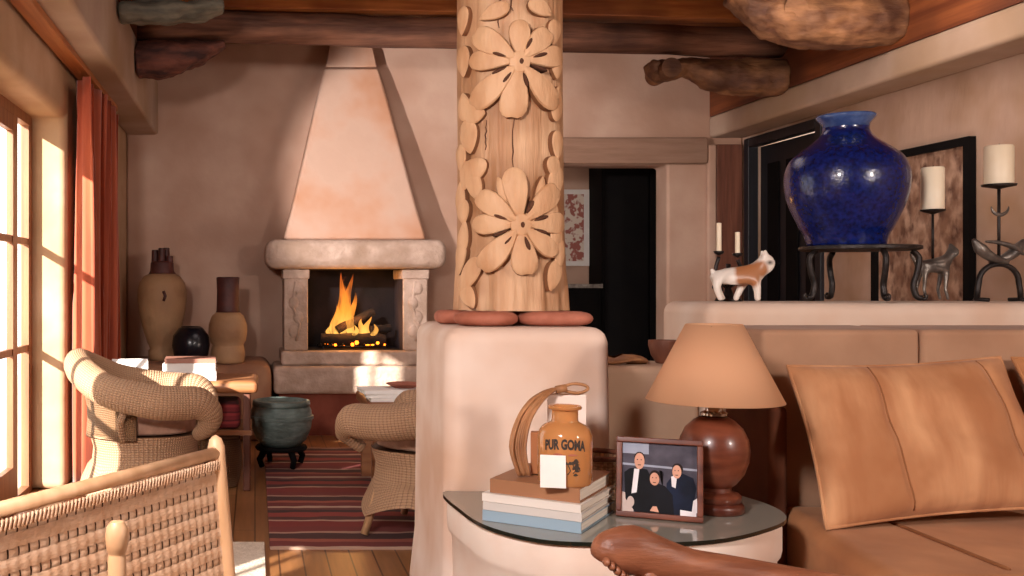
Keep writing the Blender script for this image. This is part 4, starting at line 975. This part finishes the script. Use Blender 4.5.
so_ = shd.build('lamp_shade', M['shade'], la, smooth=True); q_ = so_.modifiers.new('S', 'SOLIDIFY'); q_.thickness = .003
fi = MB()
for a in range(3): fi.tube([(LX+.012*math.cos(a*2.1),LY+.012*math.sin(a*2.1),TZ+.37),(LX+.05*math.cos(a*2.1),LY+.05*math.sin(a*2.1),TZ+.44),(LX+.085*math.cos(a*2.1),LY+.085*math.sin(a*2.1),TZ+.588)], .002, 5)
fi.build('shade_holder', M['chrome'], la, smooth=True)

# ------------------------------------------------------------------ foreground right: horseshoe armchair with carved arm
hc_ = thing('carved_armchair', 'dark carved wooden armchair in the foreground, its fist-ended arm in front of the glass table', 'armchair', (1.15, 1.98, 0))
arm = catmull([(.800,2.30,.612),(.815,2.30,.632),(.865,2.30,.640),(.925,2.30,.620),(1.0,2.30,.602),(1.12,2.29,.585),(1.22,2.27,.570),(1.36,2.16,.565),(1.42,1.98,.565),(1.36,1.80,.565),(1.22,1.69,.57),(1.12,1.67,.585),(1.0,1.66,.602),(.925,1.66,.62),(.865,1.66,.64),(.815,1.66,.632),(.800,1.66,.612)], 6)
ra = interp([.022,.050,.058,.052,.042,.04,.04,.04,.04,.04,.04,.04,.042,.052,.058,.05,.022], len(arm)); rb_ = interp([.02,.04,.046,.042,.04,.042,.045,.045,.045,.045,.045,.042,.04,.042,.046,.04,.02], len(arm))
MB().tube(arm, [(a, b) for a, b in zip(ra, rb_)], 18, up=(0,0,1)).build('arm_rail', M['carved'], hc_, smooth=True)
for yy in (2.30, 1.66):
    for i in range(6):
        t = i/5
        MB().ball((.797+.012*i, yy-.03 if yy > 2 else yy+.03, .622-.010*i), (.008,.016,.011), 10).build('carved_knuckle', M['carved'], hc_, smooth=True)
for x, y in ((.90,2.29),(.90,1.67)):
    MB().tube(catmull([(x,y,.01),(x-.01,y,.2),(x,y,.40),(x+.02,y,.5),(x,y,.60)], 5), interp([.025,.022,.028,.022,.026], 21), 12).build('front_leg', M['carved'], hc_, smooth=True)
for x, y in ((1.33,2.2),(1.33,1.76)):
    MB().tube([(x+.02,y,.01),(x,y,.40),(x+.01,y,.55)], [.02,.025,.022], 12).build('rear_leg', M['carved'], hc_, smooth=True)
MB().prism([(.86,2.3),(.86,1.66),(1.34,1.72),(1.36,2.24)], .38, .42, 'z').build('seat', M['carved'], hc_, bevel=.012)
for a in (-.5, 0, .5): MB().tube([(1.34+.03*math.cos(a),1.98+.3*a,.42),(1.40-.05*abs(a),1.98+.36*a,.55)], [(.012,.03),(.012,.03)], 8, up=(1,0,0)).build('back_splat', M['carved'], hc_, smooth=True)

# ------------------------------------------------------------------ foreground left: woven-back chair
Lp = Vector((-.425, 1.60, 0)); Rp = Vector((-.048, 2.23, 0)); tdir = (Rp-Lp).normalized(); ndir = Vector((tdir.y, -tdir.x, 0)); Wc = (Rp-Lp).length
wc = thing('woven_chair', 'chair with a woven cane back and rounded post tops in the lower left foreground', 'chair', Lp.lerp(Rp, .5)+ndir*.25, math.atan2(tdir.y, tdir.x))
def W3(a, b, z): return Lp+tdir*(a*Wc)+ndir*b+Vector((0,0,z))
def rec(z): return -.05*(z-.42)/.5
TOP = .885
for a in (0, 1):
    MB().tube([W3(a,0,.005), W3(a,0,.42), W3(a,rec(.86),TOP-.02), W3(a,rec(.88),TOP), W3(a,rec(.9),TOP+.018), W3(a,rec(.91),TOP+.026)], [.018,.02,.019,.0195,.014,.004], 14).build('back_post', M['chairwood'], wc, smooth=True)
MB().tube([W3(0,rec(.85),TOP-.012), W3(1,rec(.85),TOP-.012)], .014, 12).build('top_rail', M['chairwood'], wc, smooth=True)
rp = MB(); N_ = 70
for i in range(N_):
    a = .02+.96*i/(N_-1); c = W3(a, rec(.84), TOP-.036)
    rp.tube([c+ndir*.011+tdir*.004+Vector((0,0,.010)), c+ndir*.013-tdir*.004-Vector((0,0,.010))], .0032, 5)
rp.build('rope_lashing', M['cane'], wc, smooth=True)
hz, hp, vp = .024, .0395, .0245
rows = int((TOP-.055-.44)/hp); z0_ = TOP-.068
nv = int(Wc*.96/vp)
hr = MB()
for j in range(rows+1):
    zc = z0_-j*hp
    def rib(u, v, zc=zc, j=j):
        a = .02+.96*u; ph_ = u*nv*2*PI
        z = zc+(v-.5)*hz; return W3(a, rec(z)+.0045+.0012*math.cos(ph_)+.0015*math.sin(PI*v), z)
    hr.grid(rib, nv*4, 4)
o = hr.build('woven_back', M['cane'], wc, smooth=True)
vr = MB()
for i in range(nv+1):
    a = .02+.96*i/nv
    def rib(u, v, a=a, i=i):
        z = z0_+.02-v*((rows+1)*hp); k = (z0_-z)/hp
        return W3(a, rec(z)+.0002+.0035*(-.5*math.cos(2*PI*k))+.0018*math.sin(PI*u), z)+tdir*((u-.5)*(.0212+.0012*math.sin(i*2.3+z*40)))
    vr.grid(rib, 4, rows*6)
o = vr.build('woven_stakes', M['cane'], wc, smooth=True)
bk_ = MB().grid(lambda u, v: W3(.02+.96*u, rec(.44+v*(TOP-.06-.44))-.012, .44+v*(TOP-.05-.44)), 8, 4).build('slit_shade_sheet', M['cane_dk'], wc)  # dark sheet added so the slits in the weave look shaded
MB().tube([W3(0,0,.435), W3(1,0,.435)], .016, 10).build('lower_rail', M['chairwood'], wc, smooth=True)
st_ = MB(); st_.add([W3(0,.01,.43), W3(1,.01,.43), W3(1,.47,.43), W3(0,.47,.43), W3(0,.01,.455), W3(1,.01,.455), W3(1,.47,.455), W3(0,.47,.455)], [(3,2,1,0),(4,5,6,7),(0,1,5,4),(1,2,6,5),(2,3,7,6),(3,0,4,7)])
st_.build('seat', M['cane'], wc)
for a in (0.03, .97): MB().tube([W3(a,.45,.005), W3(a,.45,.43)], .02, 12).build('front_leg', M['chairwood'], wc, smooth=True)

# nearer chair of which only a turned post top shows
nc = thing('turned_post_chair', 'wooden chair whose turned round-headed post shows in front of the woven chair back', 'chair', (-.42, 1.12, 0))
Pq = P(117, 520, 1.35)
def post(x, y, top):
    MB().lathe([(0,.005),(.012,.005),(.0125,.4),(.0125,top-.12),(.0125,top-.05),(.0112,top-.047),(.0112,top-.045),(.0135,top-.041),(.0155,top-.032),(.0158,top-.022),(.0145,top-.010),(.009,top-.002),(0,top)], (x,y,0), 24).build('back_post', M['chairwood'], nc, smooth='auto')
post(Pq.x, Pq.y, Pq.z); post(Pq.x-.03, Pq.y-.42, Pq.z)
for z in (.80, .66, .54):
    MB().box(Pq.x-.03, Pq.x-.012, Pq.y-.41, Pq.y-.01, z-.06, z).build('ladder_slat', M['chairwood'], nc, bevel=.005)
MB().box(Pq.x-.44, Pq.x, Pq.y-.44, Pq.y+.01, .43, .46).build('seat', M['cane'], nc, bevel=.01)
for y in (Pq.y-.02, Pq.y-.42): MB().tube([(Pq.x-.42,y,.005),(Pq.x-.42,y,.43)], .018, 10).build('front_leg', M['chairwood'], nc, smooth=True)

# ------------------------------------------------------------------ lights
def area(name, loc, tgt, size, power, color=(1,.9,.78)):
    l = bpy.data.lights.new(name, 'AREA'); l.shape = 'DISK'; l.size = size; l.energy = power; l.color = color
    o = bpy.data.objects.new(name, l); COL.objects.link(o); o.location = loc
    o.rotation_euler = (Vector(tgt)-Vector(loc)).to_track_quat('-Z', 'Y').to_euler(); return o
def point(name, loc, power, color, r=.1):
    l = bpy.data.lights.new(name, 'POINT'); l.energy = power; l.color = color; l.shadow_soft_size = r
    o = bpy.data.objects.new(name, l); COL.objects.link(o); o.location = loc; return o
area('key_light', (-.85, .5, 2.3), (1.3, 3.8, 1.1), .45, 96, (1,.90,.87))
area('fill_light', (3.5, .0, 2.1), (2.3, 4, 1.0), .45, 62, (1,.87,.79))
sp = bpy.data.lights.new('hearth_spot', 'SPOT'); sp.energy = 430; sp.color = (1,.89,.85); sp.spot_size = math.radians(46); sp.spot_blend = .35; sp.shadow_soft_size = .06
so2 = bpy.data.objects.new('hearth_spot', sp); COL.objects.link(so2); so2.location = (-.72, 5.5, 2.2)
so2.rotation_euler = (Vector((1.85, 8.9, 2.1))-Vector(so2.location)).to_track_quat('-Z', 'Y').to_euler()
area('room_fill', (1.2, 6.0, 3.0), (1.2, 6.5, 0), 1.6, 10, (1,.82,.8))
area('right_fill', (3.3, 5.4, 2.9), (4.0, 7.0, 1.2), .8, 10, (1,.84,.76))
area('timber_fill', (2.7, 5.6, .8), (1.8, 7.0, 3.3), .8, 15, (1,.78,.66))  # added lamp hidden behind the ledge to brighten the ceiling timber
point('hall_fill', (2.6, 9.7, 2.9), 4, (1,.85,.75), .2)  # unseen lamp added to give the hall some dim light
point('fire_light', (.82, 8.5, 1.0), 9, (1,.45,.12), .12)
point('lamp_bulb_light', (LX, LY, TZ+.45), 4.5, (1,.74,.5), .03)
su = bpy.data.lights.new('sun', 'SUN'); su.energy = 17; su.angle = math.radians(1.0); su.color = (1,.95,.88)
suo = bpy.data.objects.new('sun', su); COL.objects.link(suo)
suo.rotation_euler = Vector((.56,.69,-.33)).to_track_quat('-Z', 'Y').to_euler(); suo.location = (-6, 2, 5)
wd = bpy.data.worlds.new('World'); scene.world = wd; wd.use_nodes = True
bg = wd.node_tree.nodes.get('Background') or wd.node_tree.nodes.new('ShaderNodeBackground')
bg.inputs[0].default_value = (1, .97, .93, 1); bg.inputs[1].default_value = 2.6

# ------------------------------------------------------------------ camera
cam = bpy.data.cameras.new('Camera'); co = bpy.data.objects.new('Camera', cam); COL.objects.link(co)
co.location = (0, 0, EYE); co.rotation_euler = (PI/2, 0, 0)
cam.sensor_width = 36; cam.lens = 36*F/1024; cam.shift_x = (512-CX)/1024; cam.shift_y = -(288-CY)/1024
cam.clip_start = .05
scene.camera = co
scene.view_settings.view_transform = 'Standard'
scene.view_settings.look = 'None'
scene.view_settings.exposure = .32
